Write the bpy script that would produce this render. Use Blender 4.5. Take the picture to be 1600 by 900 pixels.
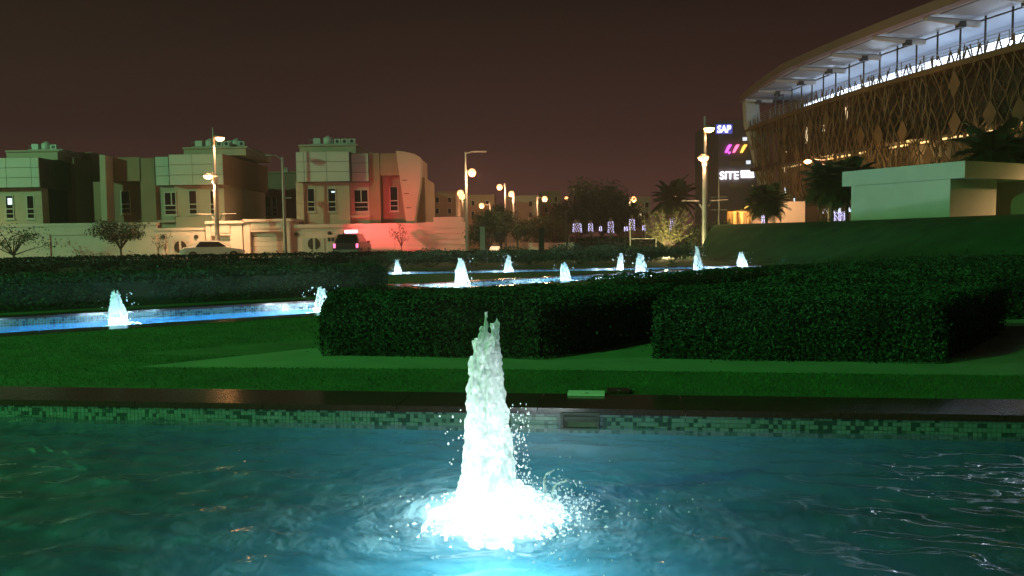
import bpy, bmesh, math, random
import numpy as np
from mathutils import Vector, Matrix, noise
R = math.radians
random.seed(7); rng = np.random.default_rng(7)
sc = bpy.context.scene
for o in list(bpy.data.objects): bpy.data.objects.remove(o)
col = sc.collection
# ---------------------------------------------------------------- camera
F_PX, CAM_H = 1200.0, 1.4
PITCH, ROLL = math.atan(80/1200), R(0.8)
CAM = Vector((0, 0, CAM_H))
_F = Vector((0, math.cos(PITCH), -math.sin(PITCH))); _R0 = Vector((1, 0, 0)); _U0 = _R0.cross(_F)
_U = math.cos(ROLL)*_U0 + math.sin(ROLL)*_R0
_R = math.cos(ROLL)*_R0 - math.sin(ROLL)*_U0
cd = bpy.data.cameras.new('camera'); cam = bpy.data.objects.new('camera', cd); col.objects.link(cam)
cd.sensor_width = 36; cd.lens = 27; cd.clip_end = 3000; cd.clip_start = 0.05
M = Matrix.Identity(4)
for i in range(3): M[i][0] = _R[i]; M[i][1] = _U[i]; M[i][2] = -_F[i]; M[i][3] = CAM[i]
cam.matrix_world = M; sc.camera = cam
# ---------------------------------------------------------------- night sky
w = bpy.data.worlds.new('World'); sc.world = w; w.use_nodes = True
nt = w.node_tree; nt.nodes.clear()
out = nt.nodes.new('ShaderNodeOutputWorld'); add = nt.nodes.new('ShaderNodeAddShader')
sky = nt.nodes.new('ShaderNodeTexSky'); sky.sky_type = 'NISHITA'; sky.sun_disc = False
sky.sun_elevation = R(-4); sky.sun_rotation = R(200)
bg1 = nt.nodes.new('ShaderNodeBackground'); bg1.inputs[1].default_value = 0.004
nt.links.new(sky.outputs[0], bg1.inputs[0])
tc = nt.nodes.new('ShaderNodeTexCoord'); sx = nt.nodes.new('ShaderNodeSeparateXYZ'); rp = nt.nodes.new('ShaderNodeValToRGB')
nt.links.new(tc.outputs['Generated'], sx.inputs[0]); nt.links.new(sx.outputs[2], rp.inputs[0])
e = rp.color_ramp.elements
e[0].position = 0.0; e[0].color = (0.085, 0.034, 0.028, 1)
e[1].position = 0.33; e[1].color = (0.0085, 0.0036, 0.0036, 1)
m_ = rp.color_ramp.elements.new(0.13); m_.color = (0.035, 0.0142, 0.0135, 1)
bg2 = nt.nodes.new('ShaderNodeBackground'); bg2.inputs[1].default_value = 1.0
nt.links.new(rp.outputs[0], bg2.inputs[0]); nt.links.new(bg1.outputs[0], add.inputs[0]); nt.links.new(bg2.outputs[0], add.inputs[1])
nt.links.new(add.outputs[0], out.inputs[0])
sc.view_settings.view_transform = 'Standard'; sc.view_settings.look = 'None'
sc.view_settings.exposure = 0; sc.view_settings.gamma = 1; sc.view_settings.use_curve_mapping = False
ORANGE = (1.0, 0.54, 0.26); GREEN = (0.16, 1.0, 0.22); MINT = (0.36, 1.0, 0.46); ICE = (0.80, 0.95, 1.0)

# ---------------------------------------------------------------- pixel -> place
def ray(px, py): return _F + ((px-800)/F_PX)*_R - ((py-450)/F_PX)*_U
def U(px, py, z=0.0):
    d = ray(px, py); t = (z-CAM_H)/d.z; return CAM + d*t
def AT(px, py, Y):
    d = ray(px, py); return CAM + d*(Y/d.y)

# ---------------------------------------------------------------- helpers
MATS = {}
def N(nt, t, **kw):
    n = nt.nodes.new(t)
    for k, v in kw.items():
        if k.startswith('i_'): n.inputs[k[2:].replace('_', ' ')].default_value = v
        else: setattr(n, k, v)
    return n
def mat(name, c, rough=0.7, var=0.18, scale=3.0, metal=0.0, bump=0.0, bscale=30.0, island=0.0, spec=0.5, emit=None, es=0, coords='Object'):
    m = bpy.data.materials.new(name); m.use_nodes = True; MATS[name] = m
    t = m.node_tree; b = t.nodes['Principled BSDF']
    b.inputs['Roughness'].default_value = rough; b.inputs['Metallic'].default_value = metal
    b.inputs['Specular IOR Level'].default_value = spec
    if emit:
        b.inputs['Base Color'].default_value = (*c, 1)
        b.inputs['Emission Color'].default_value = (*emit, 1); b.inputs['Emission Strength'].default_value = es
        return m
    co = N(t, 'ShaderNodeTexCoord')
    nz = N(t, 'ShaderNodeTexNoise', i_Scale=scale, i_Detail=6.0, i_Roughness=0.6); t.links.new(co.outputs[coords], nz.inputs['Vector'])
    mr = N(t, 'ShaderNodeMapRange'); mr.inputs[1].default_value = 0.3; mr.inputs[2].default_value = 0.7
    mr.inputs[3].default_value = 1-var; mr.inputs[4].default_value = 1+var; t.links.new(nz.outputs[0], mr.inputs[0])
    val = mr.outputs[0]
    if island:
        g = N(t, 'ShaderNodeNewGeometry'); mi = N(t, 'ShaderNodeMapRange'); mi.inputs[3].default_value = 1-island; mi.inputs[4].default_value = 1+island
        t.links.new(g.outputs['Random Per Island'], mi.inputs[0])
        mu = N(t, 'ShaderNodeMath', operation='MULTIPLY'); t.links.new(val, mu.inputs[0]); t.links.new(mi.outputs[0], mu.inputs[1]); val = mu.outputs[0]
    mx = N(t, 'ShaderNodeVectorMath', operation='SCALE'); mx.inputs[0].default_value = c; t.links.new(val, mx.inputs['Scale'])
    t.links.new(mx.outputs[0], b.inputs['Base Color'])
    if bump:
        n2 = N(t, 'ShaderNodeTexNoise', i_Scale=bscale, i_Detail=5.0); t.links.new(co.outputs[coords], n2.inputs['Vector'])
        bp = N(t, 'ShaderNodeBump', i_Strength=bump, i_Distance=0.02); t.links.new(n2.outputs[0], bp.inputs['Height']); t.links.new(bp.outputs[0], b.inputs['Normal'])
    return m
def emit(name, c, s): return mat(name, c, emit=c, es=s)

def parent(o, p):
    o.parent = p
    L = p.location.copy()
    q = p
    while q.parent: q = q.parent
    o.matrix_parent_inverse = Matrix.Translation(-q.location) if q is p else Matrix.Identity(4)
class MB:
    def __init__(s): s.v = []; s.f = []
    def add(s, vs, fs):
        n = len(s.v); s.v += [tuple(v) for v in vs]; s.f += [tuple(n+i for i in f) for f in fs]; return s
    def box(s, c, d, rz=0.0):
        hx, hy, hz = d[0]/2, d[1]/2, d[2]/2; ca, sa = math.cos(rz), math.sin(rz); vs = []
        for z in (-hz, hz):
            for x, y in ((-hx, -hy), (hx, -hy), (hx, hy), (-hx, hy)):
                vs.append((c[0]+x*ca-y*sa, c[1]+x*sa+y*ca, c[2]+z))
        return s.add(vs, [(0, 3, 2, 1), (4, 5, 6, 7), (0, 1, 5, 4), (1, 2, 6, 5), (2, 3, 7, 6), (3, 0, 4, 7)])
    def b2(s, x0, x1, y0, y1, z0, z1): return s.box(((x0+x1)/2, (y0+y1)/2, (z0+z1)/2), (abs(x1-x0), abs(y1-y0), abs(z1-z0)))
    def prism(s, poly, z0, z1):
        a = sum(poly[i][0]*poly[(i+1) % len(poly)][1]-poly[(i+1) % len(poly)][0]*poly[i][1] for i in range(len(poly)))
        if a < 0: poly = poly[::-1]
        n = len(poly)
        return s.add([(p[0], p[1], z0) for p in poly]+[(p[0], p[1], z1) for p in poly],
                     [tuple(range(n-1, -1, -1)), tuple(range(n, 2*n))]+[(i, (i+1) % n, n+(i+1) % n, n+i) for i in range(n)])
    def xprism(s, poly, y0, y1):   # polygon in x,z extruded along y
        n = len(poly)
        return s.add([(p[0], y0, p[1]) for p in poly]+[(p[0], y1, p[1]) for p in poly],
                     [tuple(range(n)), tuple(range(2*n-1, n-1, -1))]+[(i, n+i, n+(i+1) % n, (i+1) % n) for i in range(n)])
    def tube(s, pts, rad, n=8, cap=True):
        pts = [Vector(p) for p in pts]; rings = []
        for i, p in enumerate(pts):
            d = (pts[min(i+1, len(pts)-1)]-pts[max(i-1, 0)]).normalized()
            a = d.orthogonal().normalized() if abs(d.z) < .95 else Vector((1, 0, 0)); a = (a-d*a.dot(d)).normalized(); b = d.cross(a)
            r = rad[i] if isinstance(rad, (list, tuple)) else rad
            rings.append([p+a*r*math.cos(2*math.pi*k/n)+b*r*math.sin(2*math.pi*k/n) for k in range(n)])
        vs = [q for r_ in rings for q in r_]; fs = []
        for i in range(len(pts)-1):
            for k in range(n): fs.append((i*n+k, i*n+(k+1) % n, (i+1)*n+(k+1) % n, (i+1)*n+k))
        if cap: fs += [tuple(range(n-1, -1, -1)), tuple((len(pts)-1)*n+k for k in range(n))]
        return s.add(vs, fs)
    def lathe(s, prof, c=(0, 0, 0), n=16):
        vs = [(c[0]+r*math.cos(2*math.pi*k/n), c[1]+r*math.sin(2*math.pi*k/n), c[2]+z) for r, z in prof for k in range(n)]; fs = []
        for i in range(len(prof)-1):
            for k in range(n): fs.append((i*n+k, i*n+(k+1) % n, (i+1)*n+(k+1) % n, (i+1)*n+k))
        fs += [tuple(range(n-1, -1, -1)), tuple((len(prof)-1)*n+k for k in range(n))]
        return s.add(vs, fs)
    def build(s, name, m, par=None, smooth=False):
        me = bpy.data.meshes.new(name); me.from_pydata(s.v, [], s.f); me.update()
        return obj(name, me, m, par, smooth)
def obj(name, me, m, par=None, smooth=False):
    if m is not None: me.materials.append(MATS[m] if isinstance(m, str) else m)
    if smooth: me.polygons.foreach_set('use_smooth', [True]*len(me.polygons))
    o = bpy.data.objects.new(name, me); col.objects.link(o)
    if par is not None: parent(o, par)
    return o
def tag(o, label=None, cat=None, group=None, kind=None):
    if label: o['label'] = label
    if cat: o['category'] = cat
    if group: o['group'] = group
    if kind: o['kind'] = kind
    return o
def thing(name, loc, label, cat, group=None):
    o = bpy.data.objects.new(name, None); col.objects.link(o); o.empty_display_size = .2; o.location = loc
    return tag(o, label, cat, group)
def copy_tree(o, par=None):
    c = o.copy(); col.objects.link(c); c.parent = par
    if par is not None: c.matrix_parent_inverse = o.matrix_parent_inverse.copy()
    for ch in list(o.children): copy_tree(ch, c)
    return c
def lamp(name, loc, power, color, par, size=0.12, spot=None, aim=None):
    l = bpy.data.lights.new(name, 'SPOT' if spot else 'POINT'); l.energy = power; l.color = color; l.shadow_soft_size = size
    o = bpy.data.objects.new(name, l); col.objects.link(o); o.location = loc
    if spot: l.spot_size = R(spot); l.spot_blend = 0.75; o.rotation_euler = (Vector(aim)-Vector(loc)).to_track_quat('-Z', 'Y').to_euler()
    if par is not None: parent(o, par)
    return o
def quads(name, P, size, m, par=None, nrm=None, aspect=0.55, droop=0.0):
    """many leaf-shaped faces: rhombs at points P"""
    n = len(P); P = np.asarray(P, float)
    a = rng.normal(size=(n, 3)); 
    if nrm is not None: a = a - nrm*np.sum(a*nrm, 1, keepdims=True)*0.6
    a[:, 2] -= droop; a /= np.linalg.norm(a, axis=1, keepdims=True)+1e-9
    b = np.cross(a, rng.normal(size=(n, 3))); b /= np.linalg.norm(b, axis=1, keepdims=True)+1e-9
    s = (np.asarray(size)*rng.uniform(.7, 1.3, n))[:, None] if np.ndim(size) == 0 else np.asarray(size)[:, None]
    V = np.stack([P-a*s*.5, P+b*s*aspect*.5, P+a*s*.5, P-b*s*aspect*.5], 1).reshape(-1, 3)
    me = bpy.data.meshes.new(name); me.vertices.add(4*n); me.vertices.foreach_set('co', V.ravel())
    me.loops.add(4*n); me.loops.foreach_set('vertex_index', np.arange(4*n, dtype=np.int32))
    me.polygons.add(n); me.polygons.foreach_set('loop_start', np.arange(0, 4*n, 4, dtype=np.int32)); me.polygons.foreach_set('loop_total', np.full(n, 4, dtype=np.int32))
    me.update(calc_edges=True); me.validate()
    return obj(name, me, m, par)

# ---------------------------------------------------------------- materials
mat('lawn', (0.032, 0.100, 0.022), 0.85, 0.35, 1.2, bump=0.8, bscale=90)
mat('grass_blade', (0.028, 0.105, 0.020), 0.9, 0.3, 2, island=.4, spec=.05)
mat('paving', (0.12, 0.20, 0.10), 0.75, 0.15, 2.0, bump=.15, bscale=60)
mat('granite', (0.050, 0.020, 0.017), 0.16, 0.35, 40, bump=.02, bscale=200)
mat('asphalt', (0.055, 0.05, 0.048), 0.85, 0.2, 1.5, bump=.3, bscale=60)
mat('pavement', (0.30, 0.26, 0.22), 0.8, 0.15, 1.0)
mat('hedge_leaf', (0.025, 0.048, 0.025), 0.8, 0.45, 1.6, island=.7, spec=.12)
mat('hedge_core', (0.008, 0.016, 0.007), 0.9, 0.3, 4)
mat('shrub_leaf', (0.06, 0.085, 0.040), 0.6, 0.35, 1.0, island=.6)
mat('tree_leaf', (0.030, 0.055, 0.022), 0.55, 0.35, .6, island=.5)
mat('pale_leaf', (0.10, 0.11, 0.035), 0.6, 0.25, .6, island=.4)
mat('palm_leaf', (0.035, 0.060, 0.022), 0.5, 0.3, 1.0, island=.4)
mat('bark', (0.12, 0.09, 0.065), 0.9, 0.3, 8, bump=.5, bscale=30)
mat('basin_blue', (0.05, 0.34, 0.66), 0.4, 0.25, 6)
mat('basin_teal', (0.030, 0.18, 0.27), 0.45, 0.25, 1.6)
mat('stucco', (0.55, 0.46, 0.36), 0.9, 0.07, .5, bump=.15, bscale=25)
mat('stucco_tan', (0.36, 0.25, 0.17), 0.9, 0.08, .5, bump=.15, bscale=25)
mat('stucco_brown', (0.32, 0.22, 0.165), 0.9, 0.08, .5)
mat('cladding', (0.60, 0.60, 0.55), 0.55, 0.06, .4)
mat('joint', (0.08, 0.08, 0.07), 0.9)
mat('white_wall', (0.68, 0.57, 0.51), 0.85, 0.07, .6, bump=.1, bscale=20)
mat('frame', (0.55, 0.52, 0.46), 0.5, 0.05)
mat('glass_dark', (0.012, 0.014, 0.016), 0.06, 0.1, spec=.6)
mat('grey_metal', (0.30, 0.28, 0.26), 0.5, 0.15, 5, metal=.2)
mat('dark_metal', (0.035, 0.032, 0.03), 0.5, 0.15, 5)
mat('tank', (0.65, 0.66, 0.62), 0.5, 0.08, 2)
mat('kiosk', (0.43, 0.46, 0.38), 0.9, 0.07, .8, bump=.1, bscale=20)
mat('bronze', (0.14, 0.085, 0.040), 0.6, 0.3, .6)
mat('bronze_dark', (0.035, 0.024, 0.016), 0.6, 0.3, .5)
mat('canopy', (0.22, 0.14, 0.11), 0.6, 0.1, .4)
mat('soffit', (0.36, 0.41, 0.48), 0.45, 0.06, .3)
mat('soffit_dark', (0.10, 0.10, 0.11), 0.6)
mat('concrete', (0.45, 0.43, 0.40), 0.8, 0.08, .5)
mat('tower_dark', (0.20, 0.16, 0.17), 0.5, 0.1, .3)
mat('car_white', (0.70, 0.68, 0.64), 0.25, 0.03)
mat('car_dark', (0.05, 0.045, 0.05), 0.3, 0.05)
mat('tyre', (0.02, 0.02, 0.02), 0.8)
emit('lamp_orange', (1.0, 0.42, 0.13), 26); emit('globe_orange', (1.0, 0.46, 0.17), 3.4)
emit('lamp_green', GREEN, 10); emit('led_ice', ICE, 12); emit('led_violet', (0.66, 0.60, 1.0), 3.5)
emit('strip_cold', (0.72, 0.83, 1.0), 3.4); emit('strip_warm', (1.0, 0.66, 0.26), 1.6); emit('spot_cold', (0.75, 0.80, 1.0), 22)
emit('sign_white', (0.90, 0.93, 1.0), 3.0); emit('sign_purple', (0.75, 0.10, 0.72), 2.4); emit('sign_pink', (1.0, 0.16, 0.36), 2.4); emit('sign_amber', (1.0, 0.52, 0.08), 2.4)
emit('sign_blue', (0.10, 0.12, 0.55), .6); emit('beacon_red', (1.0, 0.12, 0.15), 40); emit('win_lit', (0.75, 0.85, 1.0), 1.2)
emit('room_cold', (0.8, 0.88, 1.0), 1.1); emit('room_warm', (1.0, 0.72, 0.42), 1.2)
def mk_water(name, tint, milk, amt):
    m = bpy.data.materials.new(name); m.use_nodes = True; MATS[name] = m; t = m.node_tree; t.nodes.clear()
    o = N(t, 'ShaderNodeOutputMaterial'); co = N(t, 'ShaderNodeTexCoord')
    n1 = N(t, 'ShaderNodeTexNoise', i_Scale=11.0, i_Detail=4.0, i_Distortion=.5); t.links.new(co.outputs['Object'], n1.inputs['Vector'])
    bp = N(t, 'ShaderNodeBump', i_Strength=.8, i_Distance=.05); t.links.new(n1.outputs[0], bp.inputs['Height'])
    tr = N(t, 'ShaderNodeBsdfTransparent'); tr.inputs[0].default_value = (*tint, 1)
    tl = N(t, 'ShaderNodeBsdfTranslucent'); tl.inputs[0].default_value = (*milk, 1); t.links.new(bp.outputs[0], tl.inputs['Normal'])
    n2 = N(t, 'ShaderNodeTexNoise', i_Scale=5.5, i_Detail=6.0, i_Roughness=.6, i_Distortion=.6); t.links.new(co.outputs['Object'], n2.inputs['Vector'])
    mr = N(t, 'ShaderNodeMapRange'); mr.inputs[1].default_value = .35; mr.inputs[2].default_value = .7; mr.inputs[3].default_value = amt*.65; mr.inputs[4].default_value = amt*1.35
    t.links.new(n2.outputs[0], mr.inputs[0])
    m1 = N(t, 'ShaderNodeMixShader'); t.links.new(mr.outputs[0], m1.inputs[0]); t.links.new(tr.outputs[0], m1.inputs[1]); df = N(t, 'ShaderNodeBsdfDiffuse'); df.inputs[0].default_value = (*milk, 1)
    ml = N(t, 'ShaderNodeMixShader'); ml.inputs[0].default_value = .5; t.links.new(tl.outputs[0], ml.inputs[1]); t.links.new(df.outputs[0], ml.inputs[2]); t.links.new(ml.outputs[0], m1.inputs[2])
    n3 = N(t, 'ShaderNodeTexNoise', i_Scale=5.0, i_Detail=1.0, i_Distortion=.3); t.links.new(co.outputs['Object'], n3.inputs['Vector'])
    b3 = N(t, 'ShaderNodeBump', i_Strength=.5, i_Distance=.035); t.links.new(n3.outputs[0], b3.inputs['Height'])
    gl = N(t, 'ShaderNodeBsdfGlossy'); gl.inputs['Roughness'].default_value = .025; t.links.new(b3.outputs[0], gl.inputs['Normal'])
    fr = N(t, 'ShaderNodeFresnel', i_IOR=1.33); t.links.new(b3.outputs[0], fr.inputs['Normal'])
    m2 = N(t, 'ShaderNodeMixShader'); t.links.new(fr.outputs[0], m2.inputs[0]); t.links.new(m1.outputs[0], m2.inputs[1]); t.links.new(gl.outputs[0], m2.inputs[2])
    t.links.new(m2.outputs[0], o.inputs[0])
mk_water('water_teal', (0.80, 0.93, 0.94), (0.30, 0.58, 0.66), .27)
mk_water('water_blue', (0.72, 0.92, 0.98), (0.18, 0.50, 0.85), .22)
def mk_foam():
    m = bpy.data.materials.new('jet_water'); m.use_nodes = True; MATS['jet_water'] = m; t = m.node_tree; t.nodes.clear()
    o = N(t, 'ShaderNodeOutputMaterial'); co = N(t, 'ShaderNodeTexCoord')
    mp = N(t, 'ShaderNodeMapping'); mp.inputs['Scale'].default_value = (1, 1, .45); t.links.new(co.outputs['Object'], mp.inputs[0])
    n1 = N(t, 'ShaderNodeTexNoise', i_Scale=38.0, i_Detail=6.0, i_Roughness=.7); t.links.new(mp.outputs[0], n1.inputs['Vector'])
    bp = N(t, 'ShaderNodeBump', i_Strength=.9, i_Distance=.02); t.links.new(n1.outputs[0], bp.inputs['Height'])
    d = N(t, 'ShaderNodeBsdfDiffuse'); d.inputs[0].default_value = (.85, .9, .9, 1); tl = N(t, 'ShaderNodeBsdfTranslucent'); tl.inputs[0].default_value = (.88, .92, .92, 1)
    g = N(t, 'ShaderNodeBsdfGlossy'); g.inputs['Roughness'].default_value = .12; tr = N(t, 'ShaderNodeBsdfTransparent'); tr.inputs[0].default_value = (.95, .97, .97, 1)
    for x in (d, tl, g): t.links.new(bp.outputs[0], x.inputs['Normal'])
    a = N(t, 'ShaderNodeMixShader'); a.inputs[0].default_value = .6; t.links.new(d.outputs[0], a.inputs[1]); t.links.new(tl.outputs[0], a.inputs[2])
    b = N(t, 'ShaderNodeMixShader'); b.inputs[0].default_value = .08; t.links.new(a.outputs[0], b.inputs[1]); t.links.new(g.outputs[0], b.inputs[2])
    n2 = N(t, 'ShaderNodeTexNoise', i_Scale=24.0, i_Detail=6.0, i_Roughness=.7); t.links.new(mp.outputs[0], n2.inputs['Vector'])
    mr = N(t, 'ShaderNodeMapRange'); mr.inputs[1].default_value = .38; mr.inputs[2].default_value = .68; mr.inputs[3].default_value = .04; mr.inputs[4].default_value = .5
    t.links.new(n2.outputs[0], mr.inputs[0])
    c = N(t, 'ShaderNodeMixShader'); t.links.new(mr.outputs[0], c.inputs[0]); t.links.new(b.outputs[0], c.inputs[1]); t.links.new(tr.outputs[0], c.inputs[2])
    t.links.new(c.outputs[0], o.inputs[0])
mk_foam()
def mk_tiles():
    # pale green-grey and dark glass mosaic; colour drawn per tile
    m = bpy.data.materials.new('mosaic'); m.use_nodes = True; MATS['mosaic'] = m; t = m.node_tree; b = t.nodes['Principled BSDF']
    g = N(t, 'ShaderNodeNewGeometry'); r = N(t, 'ShaderNodeValToRGB'); r.color_ramp.interpolation = 'CONSTANT'
    co = N(t, 'ShaderNodeTexCoord'); nz = N(t, 'ShaderNodeTexNoise', i_Scale=2.2, i_Detail=1.0); t.links.new(co.outputs['Object'], nz.inputs['Vector'])
    ad = N(t, 'ShaderNodeMath', operation='MULTIPLY_ADD'); t.links.new(nz.outputs[0], ad.inputs[0]); ad.inputs[1].default_value = .9; 
    sb = N(t, 'ShaderNodeMath', operation='SUBTRACT'); t.links.new(g.outputs['Random Per Island'], sb.inputs[0]); sb.inputs[1].default_value = .45
    t.links.new(sb.outputs[0], ad.inputs[2]); t.links.new(ad.outputs[0], r.inputs[0])
    e = r.color_ramp.elements; e[0].color = (.03, .055, .06, 1); e[1].position = .22; e[1].color = (.05, .09, .09, 1)
    for p, c in ((.30, (.11, .17, .17, 1)), (.55, (.14, .20, .20, 1)), (.75, (.12, .18, .185, 1))): x = e.new(p); x.color = c
    t.links.new(r.outputs[0], b.inputs['Base Color']); b.inputs['Roughness'].default_value = .25
mk_tiles()

# ---------------------------------------------------------------- pools (plan: far-edge line a->b, width towards the viewer)
def V2(p): return Vector((p.x, p.y))
def frame(a, b):
    d = (b-a).normalized(); return d, Vector((-d.y, d.x))     # along, towards the back (left of a->b)
a1, b1 = V2(U(0, 625)), V2(U(1600, 650)); d1, n1 = frame(a1, b1)
a2, b2 = V2(U(0, 497)), V2(U(490, 470)); d2, n2 = frame(a2, b2)
def jetline(pa, pb, back, width, e0, e1):
    a, b = V2(U(*pa, -.15)), V2(U(*pb, -.15)); d, n = frame(a, b); return (a+n*back, d, n, -e0, (b-a).length+e1, width)
POOLS = [  # origin, along, back, s0, s1, width
    (a1, d1, n1, -4.0, (b1-a1).length+4.0, 3.7),
    (a2, d2, n2, -5.0, 7.6, 3.0),
    jetline((723, 451), (1091, 429), .9, 2.3, 1.5, .3),
    jetline((622, 433), (1160, 423), 1.5, 2.2, 2.0, 2.4)]
COPE = 0.58
def pt(P, s, t): o, d, n = P[:3]; return o + d*s + n*t      # t>0 back
def rect(P, g): s0, s1, w = P[3:]; return [pt(P, s0-g, -w-g), pt(P, s1+g, -w-g), pt(P, s1+g, g), pt(P, s0-g, g)]

# ground sheet with openings for the pools
bm = bmesh.new(); edges = []
def loop(pts):
    vs = [bm.verts.new((p[0], p[1], 0)) for p in pts]
    for i in range(len(vs)): edges.append(bm.edges.new((vs[i], vs[(i+1) % len(vs)])))
loop([(-900, -500), (900, -500), (900, 1500), (-900, 1500)])
for k, P in enumerate(POOLS): loop(rect(P, COPE-.01 if k < 2 else .04))
bmesh.ops.triangle_fill(bm, use_beauty=True, use_dissolve=False, edges=edges)
def in_pool(c):
    for k, P in enumerate(POOLS):
        v_ = Vector((c.x, c.y))-P[0]; a_ = v_.dot(P[1]); b_ = v_.dot(P[2]); g_ = COPE-.01 if k < 2 else .04
        if P[3]-g_ < a_ < P[4]+g_ and -P[5]-g_ < b_ < g_: return True
    return False
bmesh.ops.delete(bm, geom=[f for f in bm.faces if in_pool(f.calc_center_median())], context='FACES')
bmesh.ops.recalc_face_normals(bm, faces=bm.faces)
for f in bm.faces:
    if f.normal.z < 0: f.normal_flip()
me = bpy.data.meshes.new('ground'); bm.to_mesh(me); bm.free()
tag(obj('ground', me, 'lawn'), kind='structure')

WZ = -0.15
LBL = ['wide dark-edged pool of the tall close fountain, mosaic waterline tiles and skimmer box',
       'slanting blue fountain pool in the left lawn, in front of a long hedge',
       'diagonal fountain pool behind the clipped hedges, meeting the farthest pool',
       'farthest narrow fountain pool running along the loose shrubs']
for k, P in enumerate(POOLS):
    o, d, n, s0, s1, w_ = P; ang = math.atan2(d.y, d.x)
    root = thing('fountain_pool', (*pt(P, (s0+s1)/2, -w_/2), 0), LBL[k], 'pool', 'fountain pools in the lawn')
    bmn = 'basin_teal' if k == 0 else 'basin_blue'
    c = pt(P, (s0+s1)/2, -w_/2)
    MB().box((c.x, c.y, -0.66), (s1-s0, w_, .05), ang).build('floor', bmn, root)
    cv = MB(); vs = []
    for s in (s0, s1):
        for i in range(7): f = i/6*math.pi/2; q = pt(P, s, -.45*(1-math.sin(f))-.001); vs.append((q.x, q.y, -.632+.34*(1-math.cos(f))))
    cv.add(vs, [(i, i+1, 7+i+1, 7+i) for i in range(6)]).build('cove', bmn, root, True)
    for (s, t, L, W) in (((s0+s1)/2, .06, s1-s0+.24, .12), ((s0+s1)/2, -w_-.06, s1-s0+.24, .12)):
        q = pt(P, s, t); MB().box((q.x, q.y, -.37), (L, W, .62), ang).build('side_wall', bmn, root)
    for s in (s0-.06, s1+.06):
        q = pt(P, s, -w_/2); MB().box((q.x, q.y, -.37), (.12, w_, .62), ang).build('end_wall', bmn, root)
    # mosaic band along the back wall: each tile its own little block, joined
    tm = MB(); pitch = .034 if k == 0 else .05; rows = int(.19/pitch)
    nn = int((s1-s0)/pitch)
    for i in range(nn):
        for j in range(rows):
            q = pt(P, s0+(i+.5)*pitch, -.004); tm.box((q.x, q.y, -.028-(j+.5)*pitch), (pitch*.90, .008+.003*random.random(), pitch*.90), ang)
    tb = tm.build('mosaic_tiles', 'mosaic', root); tb['kind'] = 'stuff'
    if k == 0:
        gb = MB(); q = pt(P, (s0+s1)/2, .001); gb.box((q.x, q.y, -.109), (s1-s0, .004, .17), ang); gb.build('grout', 'paving', root)
    # coping slabs
    L = 1.2; m = max(1, round((s1-s0+2*COPE)/L)); L = (s1-s0+2*COPE)/m
    for i in range(m):
        for t in (COPE/2-.02, -w_-COPE/2+.02):
            q = pt(P, s0-COPE+(i+.5)*L, t); MB().box((q.x, q.y, -.016), (L-.006, COPE, .05-.006*k), ang).build('coping_stone', 'granite', root)
    for s in (s0-COPE/2+.02, s1+COPE/2-.02):
        mm = max(1, round(w_/1.2)); l = (w_-.05)/mm
        for i in range(mm):
            q = pt(P, s, -w_+.02+(i+.5)*l); MB().box((q.x, q.y, -.017), (COPE-.006, l-.006, .05-.006*k), ang).build('coping_stone', 'granite', root)
    if k == 0:
        q = U(907, 655, -.10); q = Vector((q.x, q.y)); s = (q-o).dot(d)
        sk = MB(); hw, hh = .145, .062; cz = -.095
        for ds, dz, ww, h_ in ((0, hh, 2*hw+.03, .02), (0, -hh, 2*hw+.03, .02), (-hw, 0, .02, 2*hh-.02), (hw, 0, .02, 2*hh-.02)):
            p = pt(P, s+ds, -.018); sk.box((p.x, p.y, cz+dz), (ww, .03, h_), ang)
        so = sk.build('skimmer', 'dark_metal', root)
        p = pt(P, s, -.011); MB().box((p.x, p.y, cz), (2*hw-.025, .006, 2*hh-.025), ang).build('opening', 'joint', so)
        MB().box((*pt(P, s, -.020), cz+.022), (2*hw-.03, .008, .035), ang).build('flap', 'dark_metal', so)
    if k:
        nl = (4, 4, 5)[k-1]
        for i in range(nl):
            q = pt(P, s0+(s1-s0)*(i+.5)/nl, -w_+.10); MB().box((q.x, q.y, -.33), (.16, .10, .16), ang).build('lamp_housing', 'grey_metal', root)
            q = pt(P, s0+(s1-s0)*(i+.5)/nl, -w_+.24); lamp('underwater_lamp', (q.x, q.y, -.33), (90, 50, 55)[k-1], (.5, .82, 1.0), root, .05, 100, (*pt(P, s0+(s1-s0)*(i+.5)/nl, -w_/2), -.62))
    # water
    if k == 0:
        wm = MB(); W0 = 420; H0 = 150; jet = V2(U(762, 800, WZ)); js = (jet-o).dot(d); jt = (jet-o).dot(n)
        vs = []; fs = []
        sA, sB = 2.0, s1-2.0
        for jx in range(H0+1):
            for ix in range(W0+1):
                s = s0+(s1-s0)*ix/W0; t = -w_+w_*jx/H0
                r = math.hypot(s-js, t-jt)
                z = .013*math.exp(-r*1.5)*math.sin(r*21-4.5*noise.noise((s*1.6, t*1.6, 4)))*min(1, r*3)+.022*math.exp(-r*.8)*noise.noise((s*5, t*6, 2))
                z += .020*noise.noise((s*1.5+3, t*2.9, 0))+.017*noise.noise((s*3.0, t*5.6, 5))+.006*noise.noise((s*7, t*11, 9))
                q = pt(P, s, t); vs.append((q.x, q.y, WZ+z))
        for jx in range(H0):
            for ix in range(W0):
                a = jx*(W0+1)+ix; fs.append((a, a+1, a+W0+2, a+W0+1))
        wm.add(vs, fs); tag(wm.build('water', 'water_teal', smooth=True), kind='structure')
    else:
        wm = MB(); vs = []; fs = []; W0 = 160; H0 = 30
        for jx in range(H0+1):
            for ix in range(W0+1):
                s = s0+(s1-s0)*ix/W0; t = -w_+w_*jx/H0; q = pt(P, s, t)
                vs.append((q.x, q.y, WZ+.02*noise.noise((s*2.2, t*3.5, k))+.008*noise.noise((s*7, t*8, k+4))))
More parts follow.
